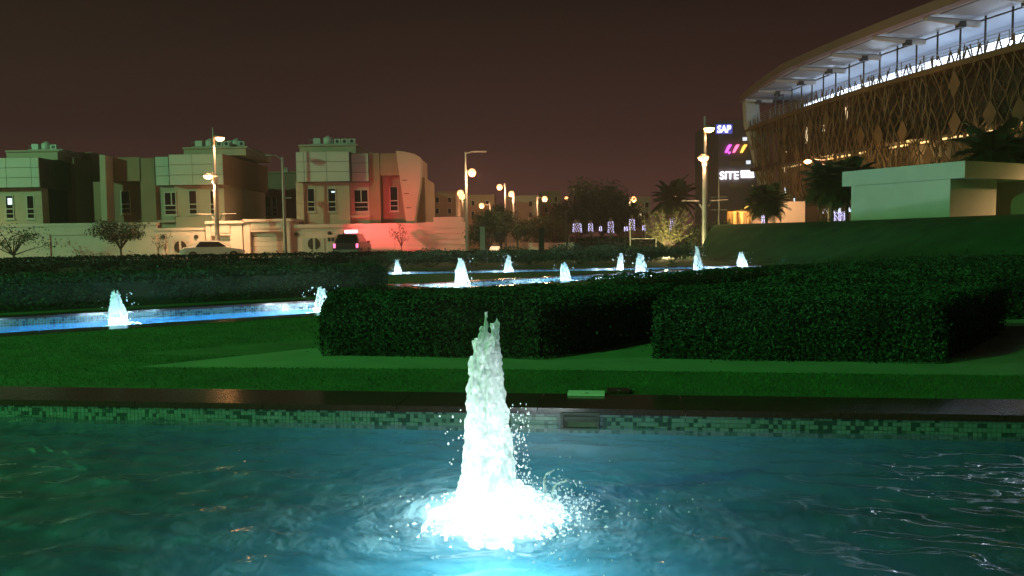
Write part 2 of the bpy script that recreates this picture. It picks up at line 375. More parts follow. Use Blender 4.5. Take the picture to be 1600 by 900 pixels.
        for jx in range(H0):
            for ix in range(W0):
                a = jx*(W0+1)+ix; fs.append((a, a+1, a+W0+2, a+W0+1))
        wm.add(vs, fs); tag(wm.build('water', 'water_blue', smooth=True), kind='structure')

# ---------------------------------------------------------------- fountain jets
def strands(prof, h, rad, nst, seed, splash=0, splash_dir=0.0, spread=.1):
    """bundle of water filaments; prof(u) gives bundle radius at relative height u"""
    rnd = random.Random(seed); m = MB()
    for i in range(nst):
        u = math.sqrt(rnd.random()); th = rnd.uniform(0, 6.283)
        top = h*(1-.14*u*u)*rnd.uniform(.66, .97) if i > 5 else h*rnd.uniform(.86, 1)
        k = 9; pts = []; rr = []; tw = rnd.uniform(-.5, .5); lean = rnd.uniform(-.5, .5)*spread*.35; ly = rnd.uniform(-.5, .5)*spread*.35
        for j in range(k+1):
            f = j/k; z = top*f; r = prof(z/h)*u*(1+.12*math.sin(5*f+i)); a = th+tw*f
            pts.append((r*math.cos(a)+lean*f*f, r*math.sin(a)+ly*f*f, z-.04)); rr.append(max(.006, rad*(1-.72*f**1.6)*rnd.uniform(.75, 1.25)))
        m.tube(pts, rr, 6)
    for i in range(splash):       # falling water landing round the foot
        th = splash_dir+rnd.gauss(0, 1.0) if i % 3 else rnd.uniform(0, 6.283)
        L = (spread*rnd.uniform(.7, 3.3)) if i % 3 else spread*rnd.uniform(.4, 1.2)
        hh = h*rnd.uniform(.05, .16); r0 = spread*.5; pts = []; rr = []
        for j in range(7):
            f = j/6; r = r0+L*f
            pts.append((r*math.cos(th), r*math.sin(th), hh*(1-f)*(.7+1.6*f)-.02+rnd.uniform(-.01, .01)*h)); rr.append(rad*rnd.uniform(.35, .75)*(1-.55*f))
        m.tube(pts, rr, 6)
    return m
def remesh(m, voxel, amp, freq):
    me = bpy.data.meshes.new('t'); me.from_pydata(m.v, [], m.f); o = bpy.data.objects.new('t', me); col.objects.link(o)
    mo = o.modifiers.new('r', 'REMESH'); mo.mode = 'VOXEL'; mo.voxel_size = voxel
    dg = bpy.context.evaluated_depsgraph_get(); me2 = bpy.data.meshes.new_from_object(o.evaluated_get(dg))
    bpy.data.objects.remove(o)
    n = len(me2.vertices); co = np.empty(n*3); me2.vertices.foreach_get('co', co); no = np.empty(n*3); me2.vertices.foreach_get('normal', no)
    co = co.reshape(-1, 3); no = no.reshape(-1, 3)
    dsp = np.array([noise.noise((c[0]*freq, c[1]*freq, c[2]*freq*.5))+.6*noise.noise((c[0]*freq*2.6, c[1]*freq*2.6, c[2]*freq*1.6)) for c in co])
    co += no*(dsp*amp)[:, None]
    me2.vertices.foreach_set('co', co.ravel()); me2.update(); me2.name = 'water_column'
    return me2
def droplets(n, fn, seed, r0, r1):
    rnd = random.Random(seed); m = MB()
    for i in range(n):
        c = fn(rnd); r = rnd.uniform(r0, r1)*rnd.uniform(.4, 1); st = rnd.uniform(.9, 1.8)
        m.lathe([(r*.3, -r*st), (r*.9, -r*.5*st), (r, r*.2), (r*.55, r*.8*st), (r*.1, r*1.1*st)], c, 6)
    return m
# the close jet
jp = U(762, 803, WZ)
jr = thing('fountain_jet', (jp.x, jp.y, WZ), 'tall frothy white water jet in the wide mosaic-edged pool, splashing round its foot', 'fountain', 'lit fountain jets')
H = 1.20
pf = lambda u: .142-.085*u if u > .25 else .165-.18*u
nm = remesh(strands(pf, H, .036, 90, 3, splash=70, splash_dir=-.35, spread=.13), .008, .016, 30)
nm.transform(Matrix.Translation(jp.xyz))
obj('water_column', nm, 'jet_water', jr, smooth=True)
def near_drop(r):
    if r.random() < .62:
        a = r.gauss(-.2, .5); d_ = r.uniform(.16, .62); return (jp.x+d_*math.cos(a), jp.y+d_*math.sin(a)*.8, WZ+r.uniform(.0, .30)*(1-d_))
    side = 1 if r.random() < .95 else -1
    return (jp.x+side*r.uniform(.10, .24)*(1 if side > 0 else 1.1), jp.y+r.uniform(-.1, .1), WZ+r.uniform(.05, .62)**1.0)
ob = droplets(800, near_drop, 5, .0018, .0065).build('droplets', 'jet_water', jr, True); ob['kind'] = 'stuff'
# two thrown ropes of water on the right
for k_, (ax, hh) in enumerate(((.36, .28), (.42, .22))):
    pts = [(jp.x+ax*(.80+.2*f)+.02*math.sin(7*f+k_), jp.y-.12+.05*f, WZ+.10+(hh-.10)*f+.012*math.sin(11*f)) for f in [i/9 for i in range(10)]]
    MB().tube(pts, [.003+.0035*abs(math.sin(i*2.1+k_)) for i in range(10)], 6).build('water_strand', 'jet_water', jr, True)
# churned foam flecks on the surface
fm = MB(); rnd = random.Random(12)
for i in range(700):
    a = rnd.uniform(0, 6.283) if i % 3 else rnd.gauss(-.4, .7); r = .14+abs(rnd.gauss(0, .20))*(1.3 if math.cos(a) > 0 else .8)*(1+.5*math.sin(a*5+1)); x = r*math.cos(a)*1.2+.05; y = r*math.sin(a)*.95
    s = rnd.uniform(.004, .022)*max(.35, 1-r); k = rnd.randint(5, 7); ph = rnd.uniform(0, 6)
    z = WZ+.012
    vs = [(jp.x+x, jp.y+y, z+.012)]+[(jp.x+x+s*rnd.uniform(.5, 1.6)*math.cos(ph+6.283*q/k), jp.y+y+s*rnd.uniform(.4, 1)*math.sin(ph+6.283*q/k), z) for q in range(k)]
    fm.add(vs, [(0, 1+q, 1+(q+1) % k) for q in range(k)])
fo = fm.build('foam', 'jet_water', jr, True); fo['kind'] = 'stuff'
def ring(P0, root, rads, zs, power, n, ph=0., color=ICE, fix=True):
    for i in range(n):
        a = ph+6.283*i/n; L = (P0[0]+rads*math.cos(a), P0[1]+rads*math.sin(a), P0[2]+zs)
        if fix: MB().lathe([(.035, -.06), (.05, -.05), (.05, -.012), (.04, -.01)], (L[0], L[1], L[2]-.02), 10).build('lamp_housing', 'grey_metal', root)
        lamp('underwater_lamp', L, power, color, root, .04)
ring(jp, jr, .25, -.12, 19.0, 6, ph=-1.2, color=(1.0, .98, .95), fix=False)
for i in range(6):
    a = -1.2+6.283*i/6; L = (jp.x+.30*math.cos(a), jp.y+.30*math.sin(a), WZ-.14)
    MB().lathe([(.035, -.06), (.05, -.05), (.05, -.012), (.04, -.01)], (jp.x+.09*math.cos(a), jp.y+.09*math.sin(a), WZ-.1), 10).build('lamp_housing', 'dark_metal', jr)
    lamp('underwater_spot', L, 270, (1.0, .96, .95), jr, .04, 44, (jp.x, jp.y, WZ+.95))
# the others: three shapes, copied
JETS = [  # px, py base, height px, pool, variant, label
    (187, 513, 62, 1, 'feathered pale blue water jet in the slanting left pool, beyond the bright green lawn'),
    (505, 489, 43, 1, 'white water jet half hidden by the corner of a clipped hedge, in the slanting pool'),
    (723, 451, 50, 2, 'bright white jet with forked top, just behind the clipped hedge on the diagonal pool'),
    (884, 442, 34, 2, 'pale cyan pointed jet rising behind the hedge top, on the diagonal pool'),
    (1003, 434, 40, 2, 'white rounded jet on the diagonal pool, next to a thinner jet of the farther pool'),
    (1091, 429, 46, 2, 'tall slender pale jet on the diagonal pool near the grass bank'),
    (622, 433, 29, 3, 'small jet at the villa end of the farthest pool'),
    (795, 430, 33, 3, 'narrow pointed jet of the farthest pool before dark shrubs'),
    (969, 427, 33, 3, 'thin white jet of the farthest pool beside a broader rounded jet'),
    (1160, 423, 31, 3, 'broad bright round-topped jet at the grass bank end of the farthest pool')]
var = []
for v, (pr, sp, ns) in enumerate(((lambda u: .15-.09*u, .15, 30), (lambda u: .17-.12*u, .17, 26), (lambda u: .11-.05*u, .12, 22))):
    var.append(remesh(strands(pr, 1.0, .045, ns, 20+v, splash=16, splash_dir=3.5+v, spread=sp), .016, .016, 18))
POW = [26, 34, 60, 30, 40, 30, 34, 34, 40, 70]
for i, (px, py, hp, k, lb) in enumerate(JETS):
    p = U(px, py, WZ); dist = p.y; h = hp*dist/1200*1.02
    v_ = V2(p)-POOLS[k][0]; tt = v_.dot(POOLS[k][2]); t2 = min(max(tt, -POOLS[k][5]+.55), -.55); p = Vector((*(V2(p)+POOLS[k][2]*(t2-tt)), WZ))
    root = thing('fountain_jet', (p.x, p.y, WZ), lb, 'fountain', 'lit fountain jets')
    o = bpy.data.objects.new('water_column', var[i % 3]); col.objects.link(o); o.parent = root
    if not o.data.materials: o.data.materials.append(MATS['jet_water']); o.data.polygons.foreach_set('use_smooth', [True]*len(o.data.polygons))
    sxy = (1.0, 1.15, 1.25, 1.1, 1.2, .95, .95, .95, .9, 1.35)[i]*1.3*max(h, .6)**.5
    o.scale = (sxy, sxy, h); o.rotation_euler = (random.uniform(-.08, .08), random.uniform(-.09, .09), random.uniform(0, 6))
    dr = droplets(60, lambda r: (p.x+r.gauss(0, .17), p.y+r.gauss(0, .15), WZ+r.uniform(0, h*.95)), 40+i, .006, .02).build('droplets', 'jet_water', root, True); dr['kind'] = 'stuff'
    ring((p.x, p.y, WZ), root, .16+.22*sxy, -.07, POW[i]*2.8, 4, ph=-2.2, color=(.75, .92, 1.0) if i in (0, 3) else (1.0, .95, .93), fix=(i < 2))

# ---------------------------------------------------------------- paving wedge, near lawn grass, skimmer lids
pv = [U(215, 574), U(505, 543), U(900, 500), U(1700, 470), U(1750, 589), U(800, 577)]
tag(MB().prism([(p.x, p.y) for p in pv], -.05, .006).build('path', 'paving'), kind='structure')
P = POOLS[0]; ang = math.atan2(d1.y, d1.x)
for (px, py, ww, wd, m, lb) in ((916, 615.5, .32, .16, 'cladding', 'pale square skimmer lid lying on the dark coping above the skimmer box'),
                               (966, 611, .20, .16, 'granite', 'dull brown cover plate beside the pale lid on the coping')):
    q = U(px, py, .012); r = thing('cover_plate', (q.x, q.y, .009), lb, 'lid')
    MB().box((q.x, q.y, .019), (ww, wd, .016), ang).build('plate', m, r)
    MB().box((q.x, q.y-wd*.28, .029), (.03, .012, .004), ang).build('finger_slot', 'joint', r)
n = 60000
s = rng.uniform(-3, 13, n); t = rng.uniform(COPE+.01, 2.6, n)
G = np.stack([a1.x+d1.x*s+n1.x*t, a1.y+d1.y*s+n1.y*t, np.full(n, .010)], 1)
pvp = [(p.x, p.y) for p in pv]
def inside(poly, X, Y):
    r = np.zeros(len(X), bool)
    for i in range(len(poly)):
        (x0, y0), (x1, y1) = poly[i], poly[i-1]
        r ^= ((y0 > Y) != (y1 > Y)) & (X < (x1-x0)*(Y-y0)/((y1-y0)+1e-12)+x0)
    return r
G = G[~inside(pvp, G[:, 0], G[:, 1])]
ga = quads('grass', G, .028, 'grass_blade', aspect=.14, droop=-2.5); tag(ga, 'short mown grass between the pool coping and the paving', 'grass', kind='stuff')
s = rng.uniform(-3, 7.5, 40000); t = rng.uniform(-3.0-COPE-3.2, -3.0-COPE-.01, 40000)
G = np.stack([a2.x+d2.x*s+n2.x*t, a2.y+d2.y*s+n2.y*t, np.full(40000, .011)], 1)
lim = (G[:, 0]-a1.x)*n1.x+(G[:, 1]-a1.y)*n1.y; G = G[(~inside(pvp, G[:, 0], G[:, 1])) & (lim > 2.6)]
ga = quads('grass', G, .032, 'grass_blade', aspect=.14, droop=-2.5); tag(ga, 'bright green mown grass in front of the slanting blue pool', 'grass', kind='stuff')

# ---------------------------------------------------------------- hedges
def hedge(poly, h, leaf, dens, label, group='clipped hedges between the pools', m='hedge_leaf', lump=.085, lf=1.5, z0=0.0, name='hedge', cat='hedge'):
    poly = [Vector((p[0], p[1])) for p in poly]
    a = sum(poly[i].x*poly[(i+1) % len(poly)].y-poly[(i+1) % len(poly)].x*poly[i].y for i in range(len(poly)))
    if a < 0: poly = poly[::-1]
    c = sum(poly, Vector((0, 0)))/len(poly)
    root = thing(name, (c.x, c.y, z0), label, cat, group)
    core = []
    for p in poly:
        dd = c-p; core.append(p+dd.normalized()*min(leaf*1.6+lump*.7, dd.length*.3))
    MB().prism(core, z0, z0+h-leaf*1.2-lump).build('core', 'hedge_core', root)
    Ps = []; Ns = []
    for i in range(len(poly)):
        p, q = poly[i], poly[(i+1) % len(poly)]; L = (q-p).length; k = int(L*h*dens)
        nn = Vector((q.y-p.y, p.x-q.x)).normalized()
        f = rng.random(k); z = rng.random(k)*h; dep = rng.exponential(leaf*.7, k)-leaf*.4
        bul = np.array([noise.noise(((p.x+(q.x-p.x)*ff)*lf, (p.y+(q.y-p.y)*ff)*lf, zz*lf)) for ff, zz in zip(f, z)])*lump
        edge = np.clip((z-h+.2)/.2, 0, 1)**2*.11
        dep = dep-bul+edge-(rng.random(k) < .06)*rng.exponential(.045, k)
        Ps.append(np.stack([p.x+(q.x-p.x)*f-nn.x*dep, p.y+(q.y-p.y)*f-nn.y*dep, z0+z], 1)); Ns.append(np.tile((nn.x, nn.y, 0), (k, 1)))
    xs = [p.x for p in poly]; ys = [p.y for p in poly]
    area = abs(a)/2; k = int((max(xs)-min(xs))*(max(ys)-min(ys))*dens)
    X = rng.uniform(min(xs), max(xs), k); Y = rng.uniform(min(ys), max(ys), k); ok = inside([(p.x, p.y) for p in poly], X, Y); X = X[ok]; Y = Y[ok]
    Z = h-rng.exponential(leaf*.6, len(X))+leaf*.3
    dm = np.full(len(X), 9.0)
    for i in range(len(poly)):
        p, q = poly[i], poly[(i+1) % len(poly)]; nn = Vector((q.y-p.y, p.x-q.x)).normalized(); dm = np.minimum(dm, -((X-p.x)*nn.x+(Y-p.y)*nn.y))
    Z = Z+(rng.random(len(X)) < .07)*rng.exponential(.05, len(X))-np.clip(1-np.clip(dm, 0, 9)/.16, 0, 1)**2*.09+np.array([noise.noise((x*lf, y*lf, 7)) for x, y in zip(X, Y)])*lump
    Ps.append(np.stack([X, Y, z0+Z], 1)); Ns.append(np.tile((0, 0, 1), (len(X), 1)))
    quads('foliage', np.concatenate(Ps), leaf, m, root, nrm=np.concatenate(Ns))
    return root
def g2(px, py): p = U(px, py); return (p.x, p.y)
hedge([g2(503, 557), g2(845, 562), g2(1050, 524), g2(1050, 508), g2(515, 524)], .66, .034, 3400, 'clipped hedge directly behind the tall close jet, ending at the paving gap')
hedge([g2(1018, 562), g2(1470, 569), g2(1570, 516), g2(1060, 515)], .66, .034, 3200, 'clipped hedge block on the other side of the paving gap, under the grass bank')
hedge([(pt(POOLS[1], -6, 1.25).x, pt(POOLS[1], -6, 1.25).y), tuple(pt(POOLS[1], 8.3, 1.25)), tuple(pt(POOLS[1], 8.3, 2.8)), tuple(pt(POOLS[1], -6, 2.8))], .70, .050, 1700, 'long clipped hedge along the back of the slanting blue pool')
P3 = POOLS[2]
hedge([tuple(pt(P3, 1.2, -5.2)), tuple(pt(P3, 15, -5.2)), tuple(pt(P3, 15, -6.4)), tuple(pt(P3, 1.2, -6.4))], .32, .07, 500, 'low hedge along the near side of the diagonal pool')
hedge([(3.6, 12.0), (9.5, 11.8), (16, 20), (11, 21.5), (5.6, 14.9)], .68, .055, 900, 'broad dark hedge mass between the paving gap and the grass bank')
hedge([(9.0, 9.6), (14, 9.2), (16, 14), (12.2, 14.2), (8.9, 12.2)], .80, .05, 1100, 'hedge beyond the end of the paving, beside the grass bank foot')
hedge([(-46, 43.5), (-14, 44.0), (9.0, 46.0), (9.0, 47), (-14, 45.2), (-46, 44.6)], .60, .14, 180, 'very long low dark hedge along the road edge', 'roadside hedges')
# loose shrubs behind the far pool and at the left
def shrub(x, y, rx, ry, h, lb, n, leaf, m='shrub_leaf', grp='loose shrubs behind the pools'):
    root = thing('shrub', (x, y, 0), lb, 'shrub', grp)
    k = rng.integers(5, 9); cen = np.stack([rng.uniform(-.7, .7, k)*rx, rng.uniform(-.6, .6, k)*ry, rng.uniform(.35, .75, k)*h], 1)
    idx = rng.integers(0, k, n); v = rng.normal(size=(n, 3)); v /= np.linalg.norm(v, axis=1, keepdims=True); v *= rng.uniform(.5, 1.05, (n, 1))
    Pp = cen[idx]+v*np.array([rx*.42, ry*.5, h*.32]); Pp[:, 2] = np.clip(Pp[:, 2], .03, None)
    quads('foliage', Pp+np.array([x, y, 0]), leaf, m, root)
    st = MB()
    for c in cen: st.tube([(x, y, 0), (x+c[0]*.5, y+c[1]*.5, c[2]*.6), (x+c[0], y+c[1], c[2])], [.03, .02, .008], 5)
    st.build('stem', 'bark', root); return root
for i, (px, Y, h, lb) in enumerate(((600, 36.5, .85, 'dark shrub behind the smallest far jet'), (672, 36, .95, 'pale-tipped shrub just beyond the far pool, by the forked jet'),
        (742, 36.5, .95, 'grey-green shrub between the forked jet and the narrow jet'), (830, 37, 1.0, 'shrub to the side of the narrow pointed jet in the far pool'),
        (905, 37.5, 1.0, 'rounded shrub behind the pale cyan jet'), (985, 38, 1.0, 'shrub behind the pair of jets at the far pool'), (1050, 38.5, 1.0, 'shrub left of the slender jet, under the grass bank'))):
    p = AT(px, 420, Y); shrub(p.x, Y, 1.9, .8, h, lb, 2600, .10)
for px, Y, lb in ((255, 30, 'pale shrub catching white light behind the long left hedge'), (315, 31, 'low pale shrub next to the brightest-lit shrub behind the long left hedge'), (120, 32, 'dark shrub behind the long left hedge, facing the bare-trunked tree'), (430, 33, 'dim shrub behind the long left hedge, towards the garage doors'), (20, 30, 'dim shrub at the frame end of the long left hedge')):
    p = AT(px, 415, Y); shrub(p.x, Y, 1.7, .9, .8, lb, 1800, .09)

# ---------------------------------------------------------------- road and pavement
tag(MB().b2(-220, 11, 47.6, 57.6, -.05, .008).build('road', 'asphalt'), kind='structure')
tag(MB().b2(-220, -5.5, 57.6, 60.2, -.05, .13).build('pavement', 'pavement'), kind='structure')
tag(MB().prism([(-5.5, 57.6), (11, 57.6), (30, 120), (20, 160), (4, 160)], -.05, .006).build('side_road', 'asphalt'), kind='structure')
tag(MB().b2(-220, -5.5, 57.45, 57.6, -.05, .135).build('kerb', 'concrete'), kind='structure')
for i in range(16):
    x = -60+4.5*i; tag(MB().b2(x, x+2, 52.5, 52.64, 0.0, .012).build('road_marking', 'frame'), kind='structure')

# ---------------------------------------------------------------- villas
def RX(px, Y, py=300): return AT(px, py, Y).x
def RZ(py, Y, px): return AT(px, py, Y).z
def rb(m, x0, y0, x1, y1, Y, dep, top=0.0):
    """box whose front face covers the pixel rectangle on the plane y=Y"""
    xm, ym = (x0+x1)/2, (y0+y1)/2
    return m.b2(RX(x0, Y, ym), RX(x1, Y, ym), Y, Y+dep, RZ(y1, Y, xm), RZ(y0, Y, xm))
def panels(root, x0, y0, x1, y1, Y, cols, rows, m='cladding', dep=.10, gap=.035, name='panel'):
    X0, X1 = RX(x0, Y, (y0+y1)/2), RX(x1, Y, (y0+y1)/2); Z1, Z0 = RZ(y0, Y, (x0+x1)/2), RZ(y1, Y, (x0+x1)/2)
    fx = [0]+cols+[1] if cols else [0, 1]
    for i in range(len(fx)-1):
        for j in range(rows):
            xa, xb = X0+(X1-X0)*fx[i]+gap/2, X0+(X1-X0)*fx[i+1]-gap/2; za, zb = Z0+(Z1-Z0)*j/rows+gap/2, Z0+(Z1-Z0)*(j+1)/rows-gap/2
            MB().b2(xa, xb, Y-dep+.006*random.random(), Y, za, zb).build(name, m, root)
def window(root, x0, y0, x1, y1, Y, mull=0, lit=None):
    xm, ym = (x0+x1)/2, (y0+y1)/2
    X0, X1 = RX(x0, Y, ym), RX(x1, Y, ym); Z1, Z0 = RZ(y0, Y, xm), RZ(y1, Y, xm); t = .07
    f = MB()
    f.b2(X0, X1, Y-.06, Y+.02, Z0, Z0+t); f.b2(X0, X1, Y-.06, Y+.02, Z1-t, Z1); f.b2(X0, X0+t, Y-.06, Y+.02, Z0+t, Z1-t); f.b2(X1-t, X1, Y-.06, Y+.02, Z0+t, Z1-t)
    zt = Z0+(Z1-Z0)*.40; zt2 = Z0+(Z1-Z0)*.20
    f.b2(X0+t, X1-t, Y-.055, Y+.015, zt, zt+.08); f.b2(X0+t, X1-t, Y-.055, Y+.015, zt2, zt2+.06)
    if mull: xm_ = X0+(X1-X0)*mull; f.b2(xm_-.04, xm_+.04, Y-.05, Y+.01, zt+.08, Z1-t)
    wo = f.build('window', 'frame', root)
    for za, zb in ((zt+.08, Z1-t), (zt2+.06, zt), (Z0+t, zt2)):
        MB().b2(X0+t, X1-t, Y-.03, Y-.01, za, zb).build('pane', 'glass_dark', wo)
    MB().b2(X0-.08, X1+.08, Y-.14, Y-.001, Z0-.09, Z0-.005).build('sill', 'frame', wo)
    if lit:
        a, b, c, d_ = lit; MB().b2(X0+t+(X1-X0-2*t)*a, X0+t+(X1-X0-2*t)*b, Y-.040, Y-.032, zt+.1+(Z1-zt-.2)*c, zt+.1+(Z1-zt-.2)*d_).build('lit_pane', 'win_lit', wo)
def tanks(root, x, y, z, n=3, s=1.0):
    ro = MB().b2(x-1.6*s, x+1.6*s, y, y+1.6, z, z+.12).build('tank_base', 'concrete', root)
    MB().lathe([(.38, 0), (.42, .08), (.42, .5), (.30, .62), (.14, .66), (.14, .72)], (x-.3*s, y+.7, z+.12), 14).build('water_tank', 'tank', root, True)
    for i in range(n):
        xx = x+.55*s+i*.62*s; b = MB().b2(xx-.26, xx+.26, y+.3, y+.75, z+.12, z+.54).build('condenser', 'tank', root)
        MB().tube([(xx, y+.295, z+.33), (xx, y+.28, z+.33)], .15, 12).build('fan', 'dark_metal', b)
    MB().b2(x-1.5*s, x-.9*s, y+.3, y+.9, z+.12, z+.62).build('condenser', 'tank', root)
    MB().tube([(x-1.9*s, y+.5, z), (x-1.9*s, y+.5, z+.5), (x-.7*s, y+.5, z+.5)], .03, 6).build('pipe', 'grey_metal', root)
YV = 63.0
GB = 0.0
def box_to_ground(m, x0, x1, ytop, Y, dep, zb=0.0, pm=None):
    xm = (x0+x1)/2; return m.b2(RX(x0, Y), RX(x1, Y), Y, Y+dep, zb, RZ(ytop, Y, xm))
# villa with the curved fin (V3)
v = thing('villa', (RX(560, YV), YV, 0), 'villa with green-lit panel cladding and a leaning curved fin wall, behind the police car', 'villa', 'villas across the road')
box_to_ground(MB(), 475, 546, 284, YV, 10).build('wall', 'stucco', v)
box_to_ground(MB(), 463, 475, 284, YV-.25, 10.2).build('wall', 'stucco', v)
panels(v, 463, 284, 475, 352, YV-.26, [], 4, 'stucco', .06)
rb(MB(), 463, 237, 546, 284, YV-.9, 10).build('upper_block', 'joint', v)
panels(v, 463, 237, 546, 284, YV-.91, [.15, .57], 3)
box_to_ground(MB(), 546, 577, 285, YV+.5, 9).build('wall', 'stucco', v)
rb(MB(), 546, 240, 576, 284, YV+.1, 9.5).build('upper_block', 'joint', v)
panels(v, 546.5, 240, 576, 284, YV+.09, [], 3)
# right bay with a recessed niche
for x0, x1, yt in ((576.5, 594, 239), (634, 650, 240)): box_to_ground(MB(), x0, x1, yt, YV+.3, 9).build('wall', 'stucco_tan', v)
rb(MB(), 594, 239.5, 634, 274, YV+.3, 9).build('wall', 'stucco_tan', v)
box_to_ground(MB(), 594, 634, 275, YV+1.1, 8).build('niche_wall', 'stucco_brown', v)
rb(MB(), 468, 227, 556, 240, YV+2.5, 7).build('roof_block', 'stucco', v)
rb(MB(), 466, 225.5, 558, 228, YV+2.3, 7.3).build('parapet', 'stucco', v)
tanks(v, RX(516, YV+2.6), YV+3, RZ(225.5, YV+2.6, 516), 3)
window(v, 480, 294, 492.5, 331, YV); window(v, 512, 294, 525.5, 331, YV, lit=(.45, .95, .72, .85)); window(v, 553, 296, 576, 331, YV+.5, .5); window(v, 609, 291, 622.5, 330, YV+1.1)
rb(MB(), 547, 336, 578, 340, YV+.1, .4).build('ledge', 'stucco', v)
# fin
fz0, fz1 = 0, RZ(236, YV-1, 620)
Yf = YV-1.0
fin = [(RX(636, Yf, 341), RZ(343, Yf, 636)), (RX(648, Yf, 341), RZ(343, Yf, 648)), (RX(656, Yf, 290), RZ(290, Yf, 656)), (RX(658, Yf, 250), RZ(250, Yf, 658)), (RX(655, Yf, 244), RZ(244.5, Yf, 655)), (RX(645, Yf), RZ(239.5, Yf, 645)), (RX(633, Yf), RZ(236.8, Yf, 633)), (RX(620, Yf), RZ(235.5, Yf, 620))]
fin = [(fin[0][0]+.25, 0), (fin[1][0], 0)]+fin[1:]+[]
MB().xprism(fin, Yf, Yf+1.25).build('fin_wall', 'stucco', v)
for py in (281, 302, 324):
    xa = 620+16*(py-236)/105; rb(MB(), xa+1, py, xa+9, py+1.2, Yf-.03, .028).build('joint', 'joint', v)
box_to_ground(MB(), 647, 664, 277, YV+.9, 8).build('wall', 'stucco_tan', v)
# villa in the middle (V2)
v = thing('villa', (RX(260, YV), YV, 0), 'villa with brown niche wall and green-lit cladding beside the tall street lamp', 'villa', 'villas across the road')
box_to_ground(MB(), 273, 350, 288, YV, 10.5).build('wall', 'stucco', v)
rb(MB(), 265, 241, 349, 289, YV-.9, 11.3).build('upper_block', 'stucco_brown', v)
panels(v, 265, 241, 349, 289, YV-.91, [.43], 3)
box_to_ground(MB(), 243, 273, 290, YV+.6, 9).build('wall', 'stucco', v)
rb(MB(), 243, 245, 265, 290, YV+.1, 9).build('upper_block', 'joint', v)
panels(v, 243.5, 245, 264.5, 290, YV+.09, [], 3)
box_to_ground(MB(), 220, 243, 247, YV+.3, 9).build('wall', 'stucco_tan', v)
rb(MB(), 166, 246, 220, 283, YV+.3, 9).build('wall', 'stucco_tan', v)
box_to_ground(MB(), 166, 220, 284, YV+1.1, 8).build('niche_wall', 'stucco_brown', v)
finp = [(155, 241.5), (164, 242.5), (167, 345), (158, 345)]
MB().xprism([(RX(x, Yf, y), RZ(y, Yf, x) if y < 340 else 0) for x, y in finp[::-1]][::-1], Yf, Yf+1.2).build('fin_wall', 'stucco', v)
box_to_ground(MB(), 146, 158, 284, YV+.6, 8).build('wall', 'stucco_tan', v)
rb(MB(), 287, 231, 384, 243, YV+2.5, 7).build('roof_block', 'stucco', v)
rb(MB(), 285, 229.5, 386, 232, YV+2.3, 7.3).build('parapet', 'stucco', v)
tanks(v, RX(330, YV+2.6), YV+3, RZ(229.5, YV+2.6, 330), 2); tanks(v, RX(372, YV+5), YV+5, RZ(230, YV+5, 372), 1, .6)
window(v, 189, 298, 204, 334, YV+1.1); window(v, 257, 300, 276, 336, YV+.6-.62, .6); window(v, 295, 297, 308.5, 335, YV); window(v, 328, 297, 341, 335, YV)
rb(MB(), 246, 344, 274, 347.5, YV+.1, .45).build('ledge', 'stucco', v)
# left villa (V1)
v = thing('villa', (RX(20, YV), YV, 0), 'villa at the far left with one lit window and a dark side wall', 'villa', 'villas across the road')
box_to_ground(MB(), -60, 66, 293, YV, 10.5).build('wall', 'stucco', v)
rb(MB(), -60, 247, 62, 293.5, YV-.9, 10).build('upper_block', 'joint', v)
panels(v, -60, 247, 62, 293.5, YV-.91, [.2, .58, .9], 3)
panels(v, 55, 294, 67, 352, YV-.01, [], 4, 'stucco', .06)
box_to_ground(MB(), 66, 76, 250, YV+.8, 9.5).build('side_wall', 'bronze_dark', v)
box_to_ground(MB(), 76, 118, 246, YV+3.5, 9).build('side_wall', 'stucco_brown', v)
rb(MB(), 10, 236, 90, 250, YV+2.5, 7).build('roof_block', 'stucco', v); rb(MB(), 8, 234.5, 92, 237, YV+2.3, 7.3).build('parapet', 'stucco', v)
rb(MB(), 92, 238, 146, 352, YV+6, 6).build('side_wall', 'stucco_brown', v)
tanks(v, RX(70, YV+2.6), YV+3, RZ(234.5, YV+2.6, 70), 1, .9); 
window(v, 9, 305, 22, 342, YV, lit=(.25, .9, .30, .85)); window(v, 42, 305, 54.5, 342, YV)
# set-back dark house in the gap
v = thing('villa', (RX(436, 80), 80, 0), 'dark set-back house in the gap between two lit villas', 'villa', 'villas across the road')
box_to_ground(MB(), 411, 470, 270, 80, 8).build('wall', 'stucco_brown', v); rb(MB(), 408, 268, 472, 271, 79.8, 8.4).build('parapet', 'stucco_tan', v)
window(v, 413, 306, 424, 338, 80); window(v, 425, 306, 433, 338, 80); window(v, 444, 262, 449, 268, 79.7)

# ---------------------------------------------------------------- compound walls, gates, garages
YW = 60.2
def rgate(root, px, py, r, Y):
    c = AT(px, py, Y); rr = r*Y/1200
    for sgn in (-1, 1):
        pts = [(c.x+sgn*rr*.22, c.z-rr*.97)]+[(c.x+sgn*rr*math.cos(a), c.z+rr*math.sin(a)) for a in [(-1.34+2.68*i/12) for i in range(13)]]
        if sgn < 0: pts = pts[::-1]
        MB().xprism(pts, Y-.045, Y-.005).build('half_disc', 'grey_metal' if False else 'bronze_dark', root)
def disc(root, px, py, r, Y):
    c = AT(px, py, Y); MB().tube([(c.x, Y-.002, c.z), (c.x, Y-.10, c.z)], r*Y/1200, 16).build('wall_lamp', 'dark_metal', root)
cw = thing('compound_wall', (RX(130, YW), YW, 0), 'long cream boundary wall with one recessed panel, behind the two bare trees', 'wall', 'compound walls of the villas')
rb(MB(), -60, 352, 245, 408, YW+.12, .3).build('wall_body', 'white_wall', cw)
rb(MB(), -60, 349, 245, 354, YW+.02, .5).build('wall_cap', 'white_wall', cw)
